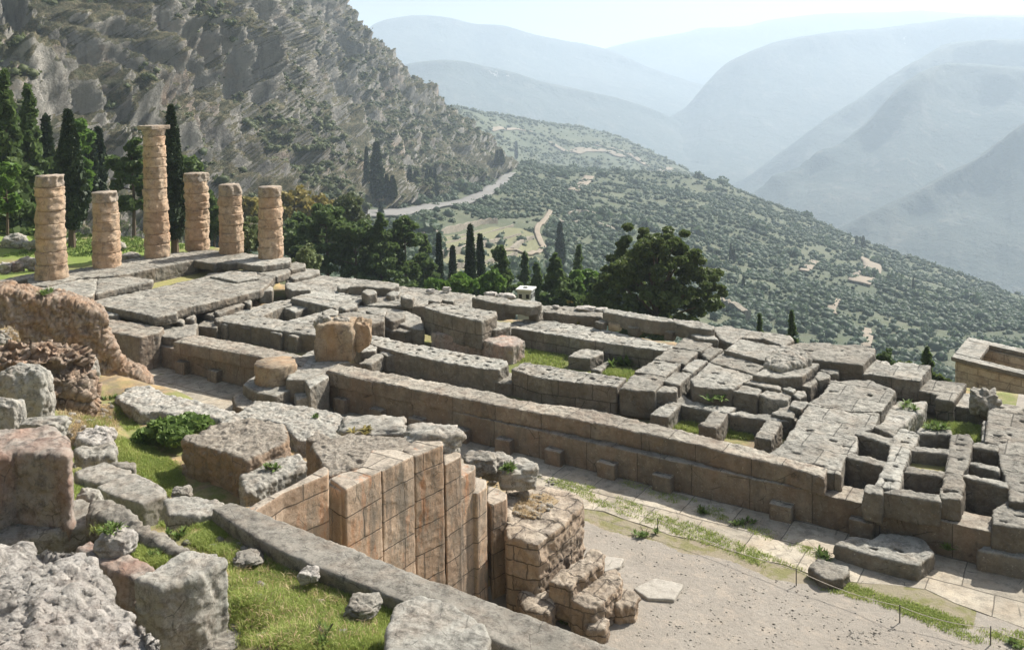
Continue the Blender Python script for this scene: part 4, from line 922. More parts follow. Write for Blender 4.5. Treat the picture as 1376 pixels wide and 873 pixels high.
 ('south_slab', 'wide slab at the south edge in front of the small firs', 'F', [(842,22),(1050,45),(1066,70),(1010,98),(900,62),(790,58)], -.76, .6, 'lime', 3),
 ('stone_slab', 'raised slab with a black shadow line behind the tilted slab', 'F', [(695,126),(780,64),(1012,106),(945,166),(930,182),(850,166)], -.7, .7, 'lime', 2),
 ('tilted_slab', 'large fractured slab, near part, with dotted holes', 'F', [(515,286),(615,188),(850,258),(838,272),(735,332),(600,330),(530,316)], -1.0, .95, 'lime', 9),
 ('tilted_slab', 'large fractured slab, far part, tapering to the right', 'F', [(620,184),(692,128),(905,212),(856,254)], -.93, .8, 'lime', 3),
 ('stone_slab', 'thick curved edge slab right of the fractured slab', 'F', [(850,256),(925,216),(1070,196),(1180,180),(1202,202),(1112,266),(990,272),(890,263)], -.7, .85, 'lime', 1),
 ('stone_slab', 'biggest west slab on the south edge with a deep shadow under it', 'D', [(90,262),(180,246),(340,244),(350,256),(480,258),(575,276),(576,296),(512,362),(380,348),(230,330),(130,296)], -.5, 1.1, 'lime', 5),
 ('stone_block', 'split block, left one, below the curved edge slab', 'F', [(745,346),(800,313),(900,322),(882,348),(870,366)], -1.1, .95, 'lime', 0),
 ('rock', 'rough rounded rock beside the split block', 'F', [(880,362),(930,335),(1010,340),(1052,368),(1030,392),(930,385)], -1.15, .8, 'grey', 0),
 ('stone_block', 'thin flat block behind the rough rounded rock', 'F', [(800,300),(850,290),(1000,320),(995,336),(900,320)], -1.0, .7, 'lime', 0),
 ('stone_block', 'little cube right of the thin flat block', 'F', [(1002,326),(1045,318),(1070,335),(1058,350)], -1.0, .8, 'lime', 0),
 ('stone_block', 'curved kerb stone, first below the thick curved slab', 'F', [(1115,312),(1180,275),(1199,284),(1150,326)], -1.0, .9, 'lime', 0),
 ('stone_block', 'curved kerb stone, second below the thick curved slab', 'F', [(1182,268),(1200,240),(1260,250),(1250,275),(1200,286)], -.95, .9, 'lime', 0),
 ('stone_block', 'curved kerb stone, last below the thick curved slab', 'F', [(1205,232),(1250,220),(1312,230),(1300,250),(1262,250)], -.9, .9, 'lime', 0),
 ('stone_block', 'upper cube left of the cracked pavement', 'F', [(1068,365),(1080,342),(1130,344),(1132,362),(1100,385)], -1.15, 1.0, 'lime', 0),
 ('stone_block', 'lower cube left of the cracked pavement', 'F', [(1045,425),(1060,397),(1142,400),(1140,416),(1105,440)], -1.25, 1.0, 'lime', 0),
 ('stone_block', 'rough flat block in front of the rounded rock', 'F', [(948,466),(1000,432),(1045,420),(1068,462),(1060,486),(1000,480)], -1.45, .6, 'lime', 0),
 ('stone_beam', 'low curving beam around the small weedy pits, left part', 'F', [(428,396),(468,366),(520,400),(660,425),(760,430),(715,462),(620,450),(470,422)], -1.65, .9, 'lime', 0),
 ('stone_beam', 'low beam around the small weedy pits, right part', 'F', [(718,458),(765,450),(1078,488),(1078,504),(1000,504),(880,492),(730,470)], -1.6, .9, 'lime', 0),
 ('cross_beam', 'first of three cross blocks behind the north wall', 'F', [(297,468),(400,402),(456,410),(385,484)], -1.62, .8, 'lime', 0),
 ('cross_beam', 'second of three cross blocks behind the north wall, with worn top', 'F', [(562,522),(630,452),(714,462),(668,525),(650,545)], -1.5, .9, 'lime', 0),
 ('cross_beam', 'third and sharpest of three cross blocks behind the north wall', 'F', [(860,588),(925,500),(1002,510),(946,604)], -1.42, .95, 'lime', 0),
 ('cracked_pavement', 'cracked west pavement, far slab group', 'D', [(300,505),(335,450),(545,448),(682,500),(660,540),(603,612),(450,610),(350,592),(215,578)], -1.15, 1.1, 'lime_j', 4),
 ('cracked_pavement', 'cracked west pavement, near slab group', 'E', [(5,200),(60,168),(150,48),(215,-58),(345,-42),(450,-24),(600,-20),(575,55),(476,92),(470,182),(425,205),(415,222),(385,308),(315,300),(300,262),(100,240)], -1.2, 1.1, 'lime_j', 6),
 ('south_slab', 'slab pair on the south edge under the dark green bush', 'D', [(506,410),(575,333),(645,348),(660,370),(700,350),(870,367),(816,450),(700,436),(580,416)], -.9, .95, 'lime_j', 0),
 ('south_slab', 'west slab on the south edge nearest the treasury', 'D', [(812,502),(866,440),(1060,463),(990,558),(900,546),(935,482),(900,520)], -1.3, .9, 'lime_j', 0),
 ('south_slab', 'low slab strip under the treasury wall', 'D', [(1000,585),(1050,512),(1255,545),(1200,614)], -1.65, .8, 'lime', 0),
 ('rubble_wall', 'low grassy rubble stub right of the cracked pavement', 'D', [(600,690),(660,590),(700,560),(850,560),(830,610),(760,650),(690,712),(640,712)], -1.55, .9, 'grey', 0),
 ('west_platform', 'broad pitted platform at the right edge of the picture', 'E', [(1175,140),(1185,-55),(1235,-72),(1440,-40),(1440,470),(1300,450),(1292,370),(1245,240),(1240,150)], -1.25, 1.2, 'lime_j', 12),
 ('west_platform', 'lower near corner of the pitted platform at the right edge', 'E', [(1205,576),(1208,500),(1285,458),(1440,480),(1440,610),(1290,592)], -1.5, 1.3, 'lime', 5),
 ('low_wall', 'tiny stack of stones at the pitted platform edge', 'E', [(1152,130),(1156,24),(1176,24),(1170,138)], -1.5, .9, 'lime', 0),
 # the square grid of beams
 ('grid_beam', 'back left beam of the square grid, second from the back', 'E', [(472,92),(500,77),(694,124),(662,156)], -1.15, 1.3, 'lime', 1),
 ('grid_beam', 'farthest left short beam of the square grid', 'E', [(572,56),(600,48),(710,86),(700,117)], -1.15, .6, 'lime', 1),
 ('grid_beam', 'front left beam of the square grid', 'E', [(420,222),(450,197),(644,245),(622,270)], -1.15, 1.3, 'lime', 1),
 ('grid_beam', 'left long cross beam of the square grid', 'E', [(700,76),(735,65),(812,98),(765,180),(726,290),(716,340),(700,396),(580,376),(610,290),(650,226),(667,156)], -1.12, 1.3, 'lime_j', 8),
 ('grid_beam', 'right long cross beam of the square grid', 'E', [(988,100),(1085,92),(1095,130),(1085,190),(1080,242),(1045,318),(1050,360),(1027,452),(932,442),(926,410),(960,300),(970,220)], -1.12, 1.3, 'lime_j', 8),
 ('grid_beam', 'back beam of the square grid by the grassy pit', 'E', [(800,78),(815,58),(985,72),(982,98),(812,92)], -1.14, .8, 'lime', 1),
 ('grid_beam', 'middle rung of the square grid between two dry pits', 'E', [(764,180),(798,160),(984,182),(978,202)], -1.14, .8, 'lime', 2),
 ('grid_beam', 'front rung of the square grid before the weedy pit', 'E', [(724,294),(750,270),(958,300),(940,326)], -1.14, 1.3, 'lime', 1),
 ('grid_beam', 'pale front kerb beam closing the square grid', 'E', [(618,404),(640,396),(720,392),(924,425),(920,458),(800,442)], -1.15, .85, 'lime', 1),
 ('stone_block', 'upright cube at the left front corner of the square grid', 'E', [(510,388),(532,366),(618,384),(612,420),(515,402)], -1.15, 1.0, 'lime', 0),
 ('grid_beam', 'back right short beam joining the grid to the pitted platform', 'E', [(1100,152),(1130,138),(1238,160),(1238,188),(1102,168)], -1.18, 1.1, 'lime', 0),
 ('grid_beam', 'middle right short beam joining the grid to the pitted platform', 'E', [(1086,258),(1102,248),(1238,270),(1234,296)], -1.2, .55, 'lime', 0),
 ('grid_beam', 'front right beam joining the grid to the pitted platform', 'E', [(1045,322),(1075,305),(1287,355),(1286,386)], -1.16, 1.3, 'lime', 1),
 ('west_platform', 'pitted paving of the west end, just outside the right edge', 'E', [(1470,-40),(1800,40),(1800,560),(1470,470)], -1.3, 1.2, 'lime_j', 8),
 ('foundation_wall', 'north west corner foundation, just outside the right edge', 'E', [(1470,500),(1800,590),(1800,760),(1470,650)], -1.7, 1.3, 'wall', 3),
 # fallen stones by the path
 ('fallen_slab', 'large fallen slab with rounded end lying on the path', 'E', [(360,682),(450,645),(560,668),(620,630),(700,635),(820,655),(882,720),(886,738),(800,800),(700,780),(560,742)], -2.5, .65, 'lime', 3),
 ('fallen_slab', 'small fallen slab at the left of the large rounded one', 'E', [(225,812),(270,770),(425,800),(430,830),(400,868),(300,868)], -2.7, .35, 'lime', 0),
 ('fallen_slab', 'thick fallen slab at the right edge on the path', 'E', [(1128,718),(1200,672),(1420,690),(1420,775),(1250,742)], -2.35, .75, 'lime', 1),
 # round the drum
 ('drum_base_block', 'square grey base block under the broken column drum', 'P', [(326,516),(345,503),(394,508),(408,506),(408,516),(371,533),(345,528)], -1.75, .7, 'lime', 0),
 ('stone_block', 'lower stained block under the drum base, touching the path', 'P', [(314,532),(340,522),(372,536),(398,546),(392,556),(345,556),(318,546)], -2.3, .8, 'wall', 0),
 ('stone_block', 'thin shaded block at the end of the north wall gap', 'P', [(408,508),(440,497),(440,507),(416,521)], -1.3, 1.7, 'lime', 0),
 ('stone_block', 'broken stone in the north wall gap right of the drum base', 'P', [(396,522),(412,514),(428,520),(424,532),(400,536)], -1.9, 1.1, 'grey', 0),
]
M['buffb'] = M['buff']
for b in BL:
    block(*b[:6], mat=b[6], holes=int(b[7]*.85), cat={'rubble_wall': 'wall', 'foundation_wall': 'wall', 'rock': 'rock'}.get(b[0], 'stone block'))

# ---- the long north wall: two courses with lifting bosses
def ragged_box(x0, x1, y0, y1, z1, z0, mat, name, parent, seed, step=.9, jit=.03):
    r = random.Random(seed); n = int((x1-x0)/step); pts = [(x0+(x1-x0)*i/n, y0+r.uniform(-jit, jit)) for i in range(n+1)]+[(x1-(x1-x0)*i/n, y1+r.uniform(-jit, jit)) for i in range(n+1)]
    bm = bmesh.new(); prism_bm(bm, pts, z1, z1-z0); o = bm_obj(name, bm, M[mat], None, ((x0+x1)/2, (y0+y1)/2, z0)); o.location = Vector(o.location)-Vector(parent.location); o.parent = parent
    roughen(o, .065, (('m', .09), ('s', .05))); return o
nw = empty('north_wall', (38, -15.5, -3.05)); tag(nw, 'long stained stone wall in two courses beside the shaded path', 'wall')
ragged_box(15.2, 59.2, -15.55, -14.3, -1.78, -3.1, 'wall', 'lower_course', nw, 1)
def course(name, pts, z, h, mat, parent, holes=0):
    o = block(name, name+str(z), 'P', pts, z, h, mat, holes, parent=None, rough=.3 if 'ashlar' in mat else 1.4 if mat == 'under' else 1.0); o.pop('label', None); o.pop('category', None)
    o.parent = parent; o.location = Vector(o.location)-Vector(parent.location); return o
course('upper_course', [(439,499),(455,489),(552,508),(671,529),(688,537),(800,552),(915,579),(1017,604),(1060,618),(1111,629),(1108,643),(1060,627),(965,606),(935,597),(800,569),(688,549),(486,510)], -1.15, .65, 'wall', nw)
course('upper_course', [(233,459),(262,450),(344,465),(416,481),(405,492),(344,479)], -1.15, .65, 'wall', nw)
for x, y in [(184, 484), (222, 488), (260, 497), (300, 508), (478, 545), (529, 555), (583, 567), (641, 581), (697, 595), (762, 611), (833, 627), (905, 645), (1060, 684), (1166, 708)]:
    p = W(x, y, -3.0); r = random.Random(x)
    q = [(p.x-.42, -15.95+r.uniform(-.04, .04)), (p.x+.42, -15.95), (p.x+.42, -15.3), (p.x-.42, -15.3)]
    bm = bmesh.new(); prism_bm(bm, q, -2.32+r.uniform(-.06, .06), .75); o = bm_obj('boss', bm, M['wall'], None, (p.x, -15.6, -3.05)); roughen(o, .055, (('m', .07), ('s', .05)))
    o.parent = nw; o.location = Vector(o.location)-Vector(nw.location)
# ---- paving of the path
def sheet(name, pts, z, th, mat, kind='structure', jit=.12, seed=1, label=None, cat=None, dens=.7):
    r = random.Random(seed); out = []
    for i in range(len(pts)):
        a, b = Vector(pts[i]), Vector(pts[(i+1) % len(pts)]); k = max(1, int((b-a).length/dens))
        for j in range(k): p = a.lerp(b, j/k); out.append((p.x+r.uniform(-jit, jit), p.y+r.uniform(-jit, jit)))
    bm = bmesh.new(); prism_bm(bm, out, z, th); o = bm_obj(name, bm, M[mat] if isinstance(mat, str) else mat); tag(o, label, cat, None, kind); return o
sheet('stone_path', [(14, -15.2), (14, -18.3), (24, -18.9), (36, -18.7), (46, -18.6), (50.5, -18.9), (54.5, -18.9), (57, -18.0), (60, -18.9), (64, -18.9), (64, -15.2)], -2.982, .2, 'pave', jit=.13, dens=.8)
# grassy floors
gr1 = grass_sheet_mat('pit_turf', (.13, .155, .04), (.09, .11, .03), (.24, .22, .09)); gr2 = grass_sheet_mat('dry_pit_turf', (.3, .25, .11), (.2, .22, .06), (.42, .36, .18))
def psheet(name, pts, z, mat, **kw): return sheet(name, [W(*q, z)[:2] for q in pts], z, .15, mat, **kw)
psheet('pit_turf', [(200, 390), (205, 376), (262, 366), (285, 362), (300, 372), (250, 385)], -1.05, gr2)
psheet('pit_turf', [(680, 500), (690, 465), (760, 470), (850, 490), (860, 510), (800, 520)], -2.25, gr1)
psheet('pit_turf', [(1255, 600), (1235, 575), (1260, 560), (1320, 570), (1325, 600)], -2.2, gr1)
psheet('dry_pit_floor', [(1225, 605), (1240, 590), (1280, 595), (1280, 604)], -1.7, gr2)
psheet('dry_pit_floor', [(1218, 630), (1225, 612), (1275, 615), (1275, 632)], -1.6, gr2)

# ---- rocks
def rock(name, label, box, z, mat, cat='rock', depth=.8, sq=.35, amp=.3, seed=None, sub=5, base=None, rough=.5, tilt=0, group=None, parent=None):
    """boulder whose foot stands at height z in photo column/row; box = x0, y0, x1, y1 in the photo"""
    x0, y0, x1, y1 = box; r = random.Random(label if seed is None else seed); b = W((x0+x1)/2, base or y1, z)
    s = CAM['f']/((b-C0).dot(CF)); w = (x1-x0)/s; hh = ((base or y1)-y0)/s
    bm = bmesh.new(); bmesh.ops.create_icosphere(bm, subdivisions=sub, radius=1); off = r.uniform(0, 99)
    rt = (CR-Vector((0, 0, CR.z))).normalized(); fd = Vector((0, 0, 1)).cross(rt)
    h = hh*.96
    for v in bm.verts:
        p = v.co.copy(); m = max(abs(p.x), abs(p.y), abs(p.z)); p = p.lerp(p/m*.86, sq) if sq else p
        n = noise.fractal(p*1.1+Vector((off, 0, 0)), 1, 2, 3)*amp; n2 = noise.ridged_multi_fractal(p*2.2+Vector((off, 5, 0)), .9, 2.1, 6, 1, 2)
        n3 = noise.fractal(p*9+Vector((off, 1, 7)), .8, 2.1, 4); p *= 1+n+(n2-1.1)*.13*rough+n3*.022*rough
        v.co = rt*(p.x*w*.52)+fd*(p.y*w*.5*depth)+Vector((0, 0, (p.z*.5+.46)*h+p.x*tilt*w))
    loc = b-fd*(w*.25*depth)*(1 if fd.dot(CF) < 0 else -1)
    o = bm_obj(name, bm, M[mat], parent, None, True); o.location = (loc.x, loc.y, z)
    if mat == 'congl' or w > 1.5:
        for k_, st in ((('m', -.5), ('s', -.32)) if mat == 'congl' else (('m', -.12), ('s', -.08))):
            d = o.modifiers.new('disp', 'DISPLACE'); d.texture = TX[k_]; d.strength = st; d.mid_level = .5; d.texture_coords = 'GLOBAL'
    if not parent: tag(o, label, cat, group)
    return o

# the upright boulder in the middle of the temple (statue base remains)
sb = empty('boulder', W(452, 482, -1.25)); tag(sb, 'tall eroded orange boulder standing upright in the middle of the ruins', 'boulder')
def part_rock(name, box, z, mat, **kw):
    o = rock(name, name+str(box), box, z, mat, parent=None, **kw)
    for k in ('label', 'category'): o.pop(k, None)
    return o
for nm, bx, kw in (('main_mass', (424, 424, 478, 486), dict(sq=.85, amp=.12)), ('side_lump', (468, 426, 496, 470), dict(sq=.4, amp=.3)), ('top_knob', (422, 421, 446, 444), dict(sq=.2, amp=.35)), ('top_knob', (448, 423, 472, 448), dict(sq=.5, amp=.25))):
    o = part_rock(nm, bx, -1.3 if nm == 'main_mass' else -1.25+(.55 if nm == 'side_lump' else 1.55), 'drumst' if nm != 'top_knob' else 'grey', base=bx[3], **kw)
    if nm != 'main_mass':
        s0 = CAM['f']/((Vector(sb.location)-C0).dot(CF)); cxp = (bx[0]+bx[2])/2
        o.location = Vector(sb.location)+(CR-Vector((0, 0, CR.z))).normalized()*((cxp-452)/s0)+Vector((0, .25 if nm == 'side_lump' else .1, (482-bx[3])/s0))
    o.location = Vector(o.location)-Vector(sb.location); o.parent = sb

# broken drum
def drum(name, r0, r1, h, mat, parent, loc, seed, seg=56, rows=14, erode=.035, flutes=0):
    bm = bmesh.new(); R = []
    for j in range(rows+1):
        t = j/rows; z = h*t; e = min(t, 1-t)*h; rr = r0+(r1-r0)*t-.05*r0*math.exp(-e/.035)*(.3+1.4*abs(noise.noise(Vector((seed*3.1, t*3, 0)))))
        row = []
        for i in range(seg):
            a = 2*math.pi*i/seg; v = Vector((math.cos(a)*2.2, math.sin(a)*2.2, z*2+seed*7.3))
            n = noise.fractal(v, 1, 2, 5)*erode*1.9+noise.fractal(v*.6, 1, 2, 2)*erode
            fl = -.05*abs(math.sin(a*10))**.6*flutes
            row.append(bm.verts.new(((rr+n+fl*.8)*math.cos(a), (rr+n+fl*.8)*math.sin(a), z+noise.noise(v*1.5)*.02)))
        R.append(row)
    for j in range(rows):
        for i in range(seg): bm.faces.new((R[j][i], R[j][(i+1) % seg], R[j+1][(i+1) % seg], R[j+1][i]))
    c0 = bm.verts.new((0, 0, 0)); c1 = bm.verts.new((0, 0, h+.01))
    for i in range(seg): bm.faces.new((c0, R[0][(i+1) % seg], R[0][i])); bm.faces.new((c1, R[-1][i], R[-1][(i+1) % seg]))
    o = bm_obj(name, bm, M[mat], parent, None, True); o.location = loc; return o
dr = drum('column_drum', 1.0, 1.02, 1.02, 'drumst', None, W(371, 513, -1.76), 3, erode=.06)
tag(dr, 'broken column drum lying on a square base beside the north wall', 'column drum')

# ---- the six columns
cols = [((70, 374), 235, 8, 'leftmost standing column, stout, seven orange drums and a grey top drum'), ((144, 358), 257, 7, 'shortest standing column, second from the left with a dark chipped top'),
        ((211.5, 345), 168, 11, 'tallest standing column, the only one keeping its capital'), ((266, 335), 232, 8, 'eroded column right of the tall dark cypress'),
        ((311.5, 340), 247, 7, 'flat topped column fifth from the left'), ((364.5, 346.5), 250, 7, 'rightmost standing column on a dark square plinth')]
for k, ((bx, by), ty, nd, lab) in enumerate(cols):
    b = W(bx, by, 0); s = CAM['f']/((b-C0).dot(CF)); h = (by-ty)/s; root = empty('stone_column', b); tag(root, lab, 'column'); r = random.Random(k+5)
    wb = {0: 1.02, 1: 1.0, 2: .98, 3: 1.0, 4: .98, 5: .97}[k]; wt = wb*(.80 if k == 2 else .88)
    caph = .85 if k == 2 else 0; hh = h-caph; cuts = [0]
    ws = [r.uniform(.8, 1.25)*(1.25 if i == 0 else 1) for i in range(nd)]; tot = sum(ws)
    for w_ in ws: cuts.append(cuts[-1]+w_/tot*hh)
    for i in range(nd):
        t0, t1 = cuts[i]/hh, cuts[i+1]/hh; ra = wb+(wt-wb)*t0; rb = wb+(wt-wb)*t1
        top = i == nd-1 and k != 2
        o = drum('drum', ra*r.uniform(.95, 1.03), rb*r.uniform(.95, 1.03), cuts[i+1]-cuts[i]-.012, 'colgrey' if top else 'column', root, (r.uniform(-.035, .035), r.uniform(-.035, .035), cuts[i]), k*20+i, erode=.05+.03*top+.02*(k == 3), flutes=1.0 if k >= 3 and i < 3 else 0)
        if k == 0 and top: o['label'] = 'grey weathered top drum'
    if k == 2:
        o = drum('capital', wt*.98, wt*1.16, .5, 'colgrey', root, (0, 0, hh), 77, erode=.03)
        a = wt*1.12; bm = bmesh.new(); prism_bm(bm, [(-a, -a), (a, -a), (a, a), (-a, a)], caph, .36)
        o = bm_obj('abacus', bm, M['colgrey'], root); o.location = (0, 0, hh); roughen(o, .06, (('m', .06), ('s', .05)))

# ---- hut
hb = W(707, 404, -2.6); hut = empty('hut', hb, .25); tag(hut, 'small grey concrete hut with a white flat roof behind the south edge', 'hut')
s = CAM['f']/((hb-C0).dot(CF)); w = 19/s; hh = 18/s
def pbox(name, parent, x0, x1, y0, y1, z0, z1, mat, bev=.015):
    bm = bmesh.new(); bmesh.ops.create_cube(bm, size=1)
    for v in bm.verts: v.co = Vector(((x0+x1)/2+v.co.x*(x1-x0), (y0+y1)/2+v.co.y*(y1-y0), (z0+z1)/2+v.co.z*(z1-z0)))
    if bev: bmesh.ops.bevel(bm, geom=bm.edges[:], offset=bev, segments=2, affect='EDGES')
    return bm_obj(name, bm, M[mat], parent)
pbox('wall', hut, -w/2, w/2, -w/2, w/2, -1.5, hh*.85, 'concrete')
rf = pbox('roof', hut, -w*.6, w*.6, -w*.6, w*.6, hh*.85+.003, hh*.98, 'white'); pbox('roof_cap', hut, -.15, .15, -.15, .15, hh*.98, hh*1.1, 'white')
for a in (-.26, .26):
    pbox('window', hut, w*a-.11*w, w*a+.11*w, -w/2-.03, -w/2-.003, hh*.28, hh*.6, 'dark', .005); pbox('window', hut, w/2+.003, w/2+.03, w*a-.11*w, w*a+.11*w, hh*.28, hh*.6, 'dark', .005)

# ---- treasury at the right edge
zt = -3.0; O = W(1278, 479, zt); Fc = W(1301, 452, zt); Nr = W(1376, 503, zt)
ex = (Nr-O).normalized(); ey = (Fc-O).normalized(); L = 9.5; Wd = (Fc-O).length
tr = empty('treasury_building', (O.x, O.y, -9)); tag(tr, 'small roofless buff ashlar treasury with grey cornice at the right edge', 'building')
def tq(a, b): v = ex*a+ey*b; return (v.x, v.y)
def tprism(name, quad, z1, h, mat, vx=.06, hd=0):
    bm = bmesh.new(); prism_bm(bm, [tq(*q) for q in quad], z1+9, h); o = bm_obj(name, bm, M[mat], tr); roughen(o, vx, (('m', .05), ('s', .03))); return o
tprism('wall', [(.18, .18), (L, .18), (L, .95), (.18, .95)], zt-.28, 6, 'buff'); tprism('wall', [(.2, Wd-.95), (L, Wd-.95), (L, Wd-.2), (.2, Wd-.2)], zt-.28, 6, 'buff')
tprism('wall', [(.18, .96), (1.2, .96), (1.2, Wd-.96), (.18, Wd-.96)], zt-.29, 6, 'buff'); tprism('wall', [(L-1, .96), (L-.02, .96), (L-.02, Wd-.96), (L-1, Wd-.96)], zt-.29, 6, 'buff')
tprism('cornice', [(0, 0), (L+.2, 0), (L+.2, .85), (0, .85)], zt, .27, 'lime'); tprism('cornice', [(0, Wd-.85), (L, Wd-.85), (L, Wd), (0, Wd)], zt, .27, 'lime')
tprism('cornice', [(0, .87), (1.5, .87), (1.5, Wd-.87), (0, Wd-.87)], zt+.01, .27, 'lime'); tprism('inner_beam', [(4.3, .96), (4.9, .96), (4.9, Wd-.96), (4.3, Wd-.96)], zt-.5, .7, 'lime'); tprism('floor', [(1.2, .96), (L-1, .96), (L-1, Wd-.96), (1.2, Wd-.96)], zt-3.2, .4, 'lime')
rock('rock_pile', 'small heap of broken stones on the slab strip below the treasury', (1308, 522, 1346, 560), -1.7, 'grey', sq=.7, amp=.5)

# ------------------------------------------------------------------ the niche, its walls and the pier by the gravel court
aw = empty('ashlar_wall', (45, -28, -3)); tag(aw, 'ochre block wall with a stepped top enclosing the deep niche', 'wall')
for pts, z in [([(322,688),(345,674),(395,650),(436,627),(441,630),(440,637),(380,662),(335,690)], 3.5),
               ([(441,650),(443,641),(452,648),(463,656),(458,660)], 2.95),
               ([(443,643),(456,637),(488,628),(512,632),(464,658)], 3.05),
               ([(486,627),(500,605),(530,604),(556,612),(513,633)], 2.93),
               ([(541,605),(556,592),(594,593),(595,598),(557,613)], 2.83),
               ([(596,609),(601,604),(619,609),(618,614),(598,625)], 2.12),
               ([(612,630),(620,622),(638,625),(637,631),(617,643)], 1.43),
               ([(624,660),(625,648),(637,640),(653,644),(653,654),(641,663)], .75),
               ([(654,673),(656,652),(668,656),(681,663),(680,670),(660,679)], .0)]:
    o = course('wall_section', pts, z, z+3.2, 'ashlar_j', aw)
course('wall_top', [(444,640),(420,600),(425,594),(470,586),(530,590),(560,592),(540,606),(500,606),(486,628)], 2.45, 5, 'under', aw)
course('wall_top', [(415,592),(427,582),(444,592),(444,600)], 2.1, 4, 'under', aw)
co = block('coping_wall', 'long grey coping beam on the retaining wall, falling to the lower right', 'P', [(285,684),(310,676),(345,688),(460,733),(600,786),(740,838),(850,878),(920,906),(800,915),(640,850),(530,802),(430,764),(345,724)], 3.5, 6.6, 'grey', cat='wall', voxel=.05, rough=.55)
block('flat_stone', 'flat cracked stone at the upper left end of the coping beam', 'P', [(222,672),(258,667),(300,676),(292,690),(262,694),(228,690)], 3.35, .5, 'grey')
rock('rock', 'rounded rock at the far end of the ochre block wall top', (545, 576, 622, 610), 2.0, 'grey', sq=.6, depth=.7)
rock('rock', 'low rock with yellow moss behind the ochre wall', (455, 570, 545, 592), 1.2, 'grey', sq=.5, depth=.7)
for bx, z, l in [((622,610,668,640), -.2, 'flat boulder between the ochre wall and the pier, left'), ((672,622,724,658), -.4, 'round boulder with a weed at the back of the pier'), ((648,612,690,646), -.6, 'grey stone behind the round boulder on the pier')]:
    rock('rock', l, bx, z, 'grey', sq=.6, depth=.8)
block('rubble_pier', 'square pier of coursed rubble with earth on top beside the gravel', 'P', [(679,684),(683,655),(712,650),(745,658),(776,666),(781,676),(760,700),(736,722),(724,733),(684,722)], -.75, 2.4, 'rubble', cat='pier', voxel=.06, rough=1.6)
psheet('pier_earth', [(690,690),(692,664),(730,662),(750,672),(725,695)], -.66, grass_sheet_mat('dry_earth', (.32, .24, .14), (.24, .18, .11), (.42, .34, .2)))
for pts, z, h, l in [([(738,782),(752,768),(800,738),(808,746),(806,756),(775,782),(768,790)], -1.75, 1.0, 'upper of two long rough steps beside the rubble pier'), ([(768,806),(800,775),(828,766),(834,776),(830,790),(800,818),(785,818)], -2.15, .9, 'lower of two long rough steps beside the rubble pier'),
                     ([(820,800),(838,793),(857,800),(852,812),(830,816)], -2.5, .6, 'small square stone right of the lower rough step'), ([(783,830),(800,824),(815,834),(808,846),(790,845)], -2.6, .5, 'small stone at the foot of the rough steps'),
                     ([(700,800),(722,790),(745,802),(738,822),(705,820)], -2.3, .8, 'broken stone in the angle below the rubble pier'), ([(782,712),(770,725),(745,745),(742,735),(765,712),(780,704)], -1.5, 1.3, 'narrow stone leaning on the right side of the pier')]:
    block('step_stone', l, 'P', pts, z, h, 'rubble', voxel=.05, rough=1.8)
for pts, l in [([(804,746),(838,750),(833,761),(812,767)], 'small white marble slab lying on the gravel by the steps'), ([(852,790),(880,776),(918,785),(905,805),(870,803)], 'larger cream marble slab lying on the gravel')]:
    block('marble_slab', l, 'P', pts, -2.9, .15, 'marble' if 'marble' in M else 'pale', voxel=.04, rough=.3, cat='slab')
block('big_block', 'big undercut block above the green hollow', 'P', [(247,592),(285,575),(330,564),(380,572),(388,588),(378,597),(332,619),(300,607)], .7, 1.5, 'under', cat='stone block', voxel=.05, rough=2.0)
block('stone_block', 'low block with weeds in front of the big undercut block', 'P', [(325,640),(350,626),(400,612),(412,626),(350,655),(330,662)], .3, 1.0, 'grey', rough=1.6)
block('rough_platform', 'rough grey stone platform behind the big undercut block', 'P', [(288,574),(345,541),(400,546),(452,556),(478,570),(425,598),(398,590),(382,570),(335,562)], -.05, .9, 'grey', cat='platform', rough=1.5)
block('stone_bench', 'long ragged grey ledge along the path beyond the big plant', 'I', [(625,222),(690,168),(800,158),(900,205),(1150,266),(1260,292),(1180,335),(1000,338),(860,292),(760,300)], -.1, .8, 'grey', cat='ledge', rough=1.6)
# foreground left
block('grey_slab', 'flat grey dressed slab on the left bank', 'I', [(520,700),(600,665),(715,625),(800,665),(890,715),(885,742),(770,788),(620,745)], 2.85, .9, 'grey', voxel=.04, rough=.7)
block('grey_slab', 'darker slab behind the flat grey dressed slab', 'I', [(415,616),(560,566),(705,612),(695,632),(540,682),(430,652)], 2.3, .7, 'grey', voxel=.05, rough=.9)
block('stone_block', 'small stone at the edge of the green hollow', 'I', [(600,568),(680,555),(730,575),(722,600),(640,592)], 1.4, .4, 'grey', voxel=.05)
block('stone_block', 'layered pale stone left of the green hollow', 'I', [(400,505),(440,488),(600,474),(616,498),(600,535),(450,545)], 1.0, .4, 'grey', voxel=.05, rough=2)
block('stone_block', 'pale rubble stone by the dry grass', 'I', [(410,440),(450,400),(600,402),(606,460),(500,470)], .6, .4, 'pale', voxel=.05, rough=2.4)
block('corner_block', 'big squared corner block in the left foreground with grooved sides', 'H', [(728,492),(790,455),(1000,352),(1110,362),(1160,358),(1208,392),(1060,480),(862,542)], 4.75, 1.9, 'grey', voxel=.035, rough=1.0)
block('wall_block', 'left foreground wall block joined to the big corner block', 'H', [(420,328),(500,288),(640,350),(835,442),(722,490),(560,422)], 4.65, 1.6, 'rust', voxel=.035, rough=1.1)
block('wall_block', 'narrow pale wall course behind the weedy gap in the left foreground', 'H', [(500,92),(570,92),(700,158),(1010,338),(960,350),(700,238),(512,142)], 4.6, 1.0, 'grey', voxel=.035, rough=1.8)
psheet('gap_turf', [(128,700),(180,705),(250,745),(210,765),(150,730)], 4.5, gr1)
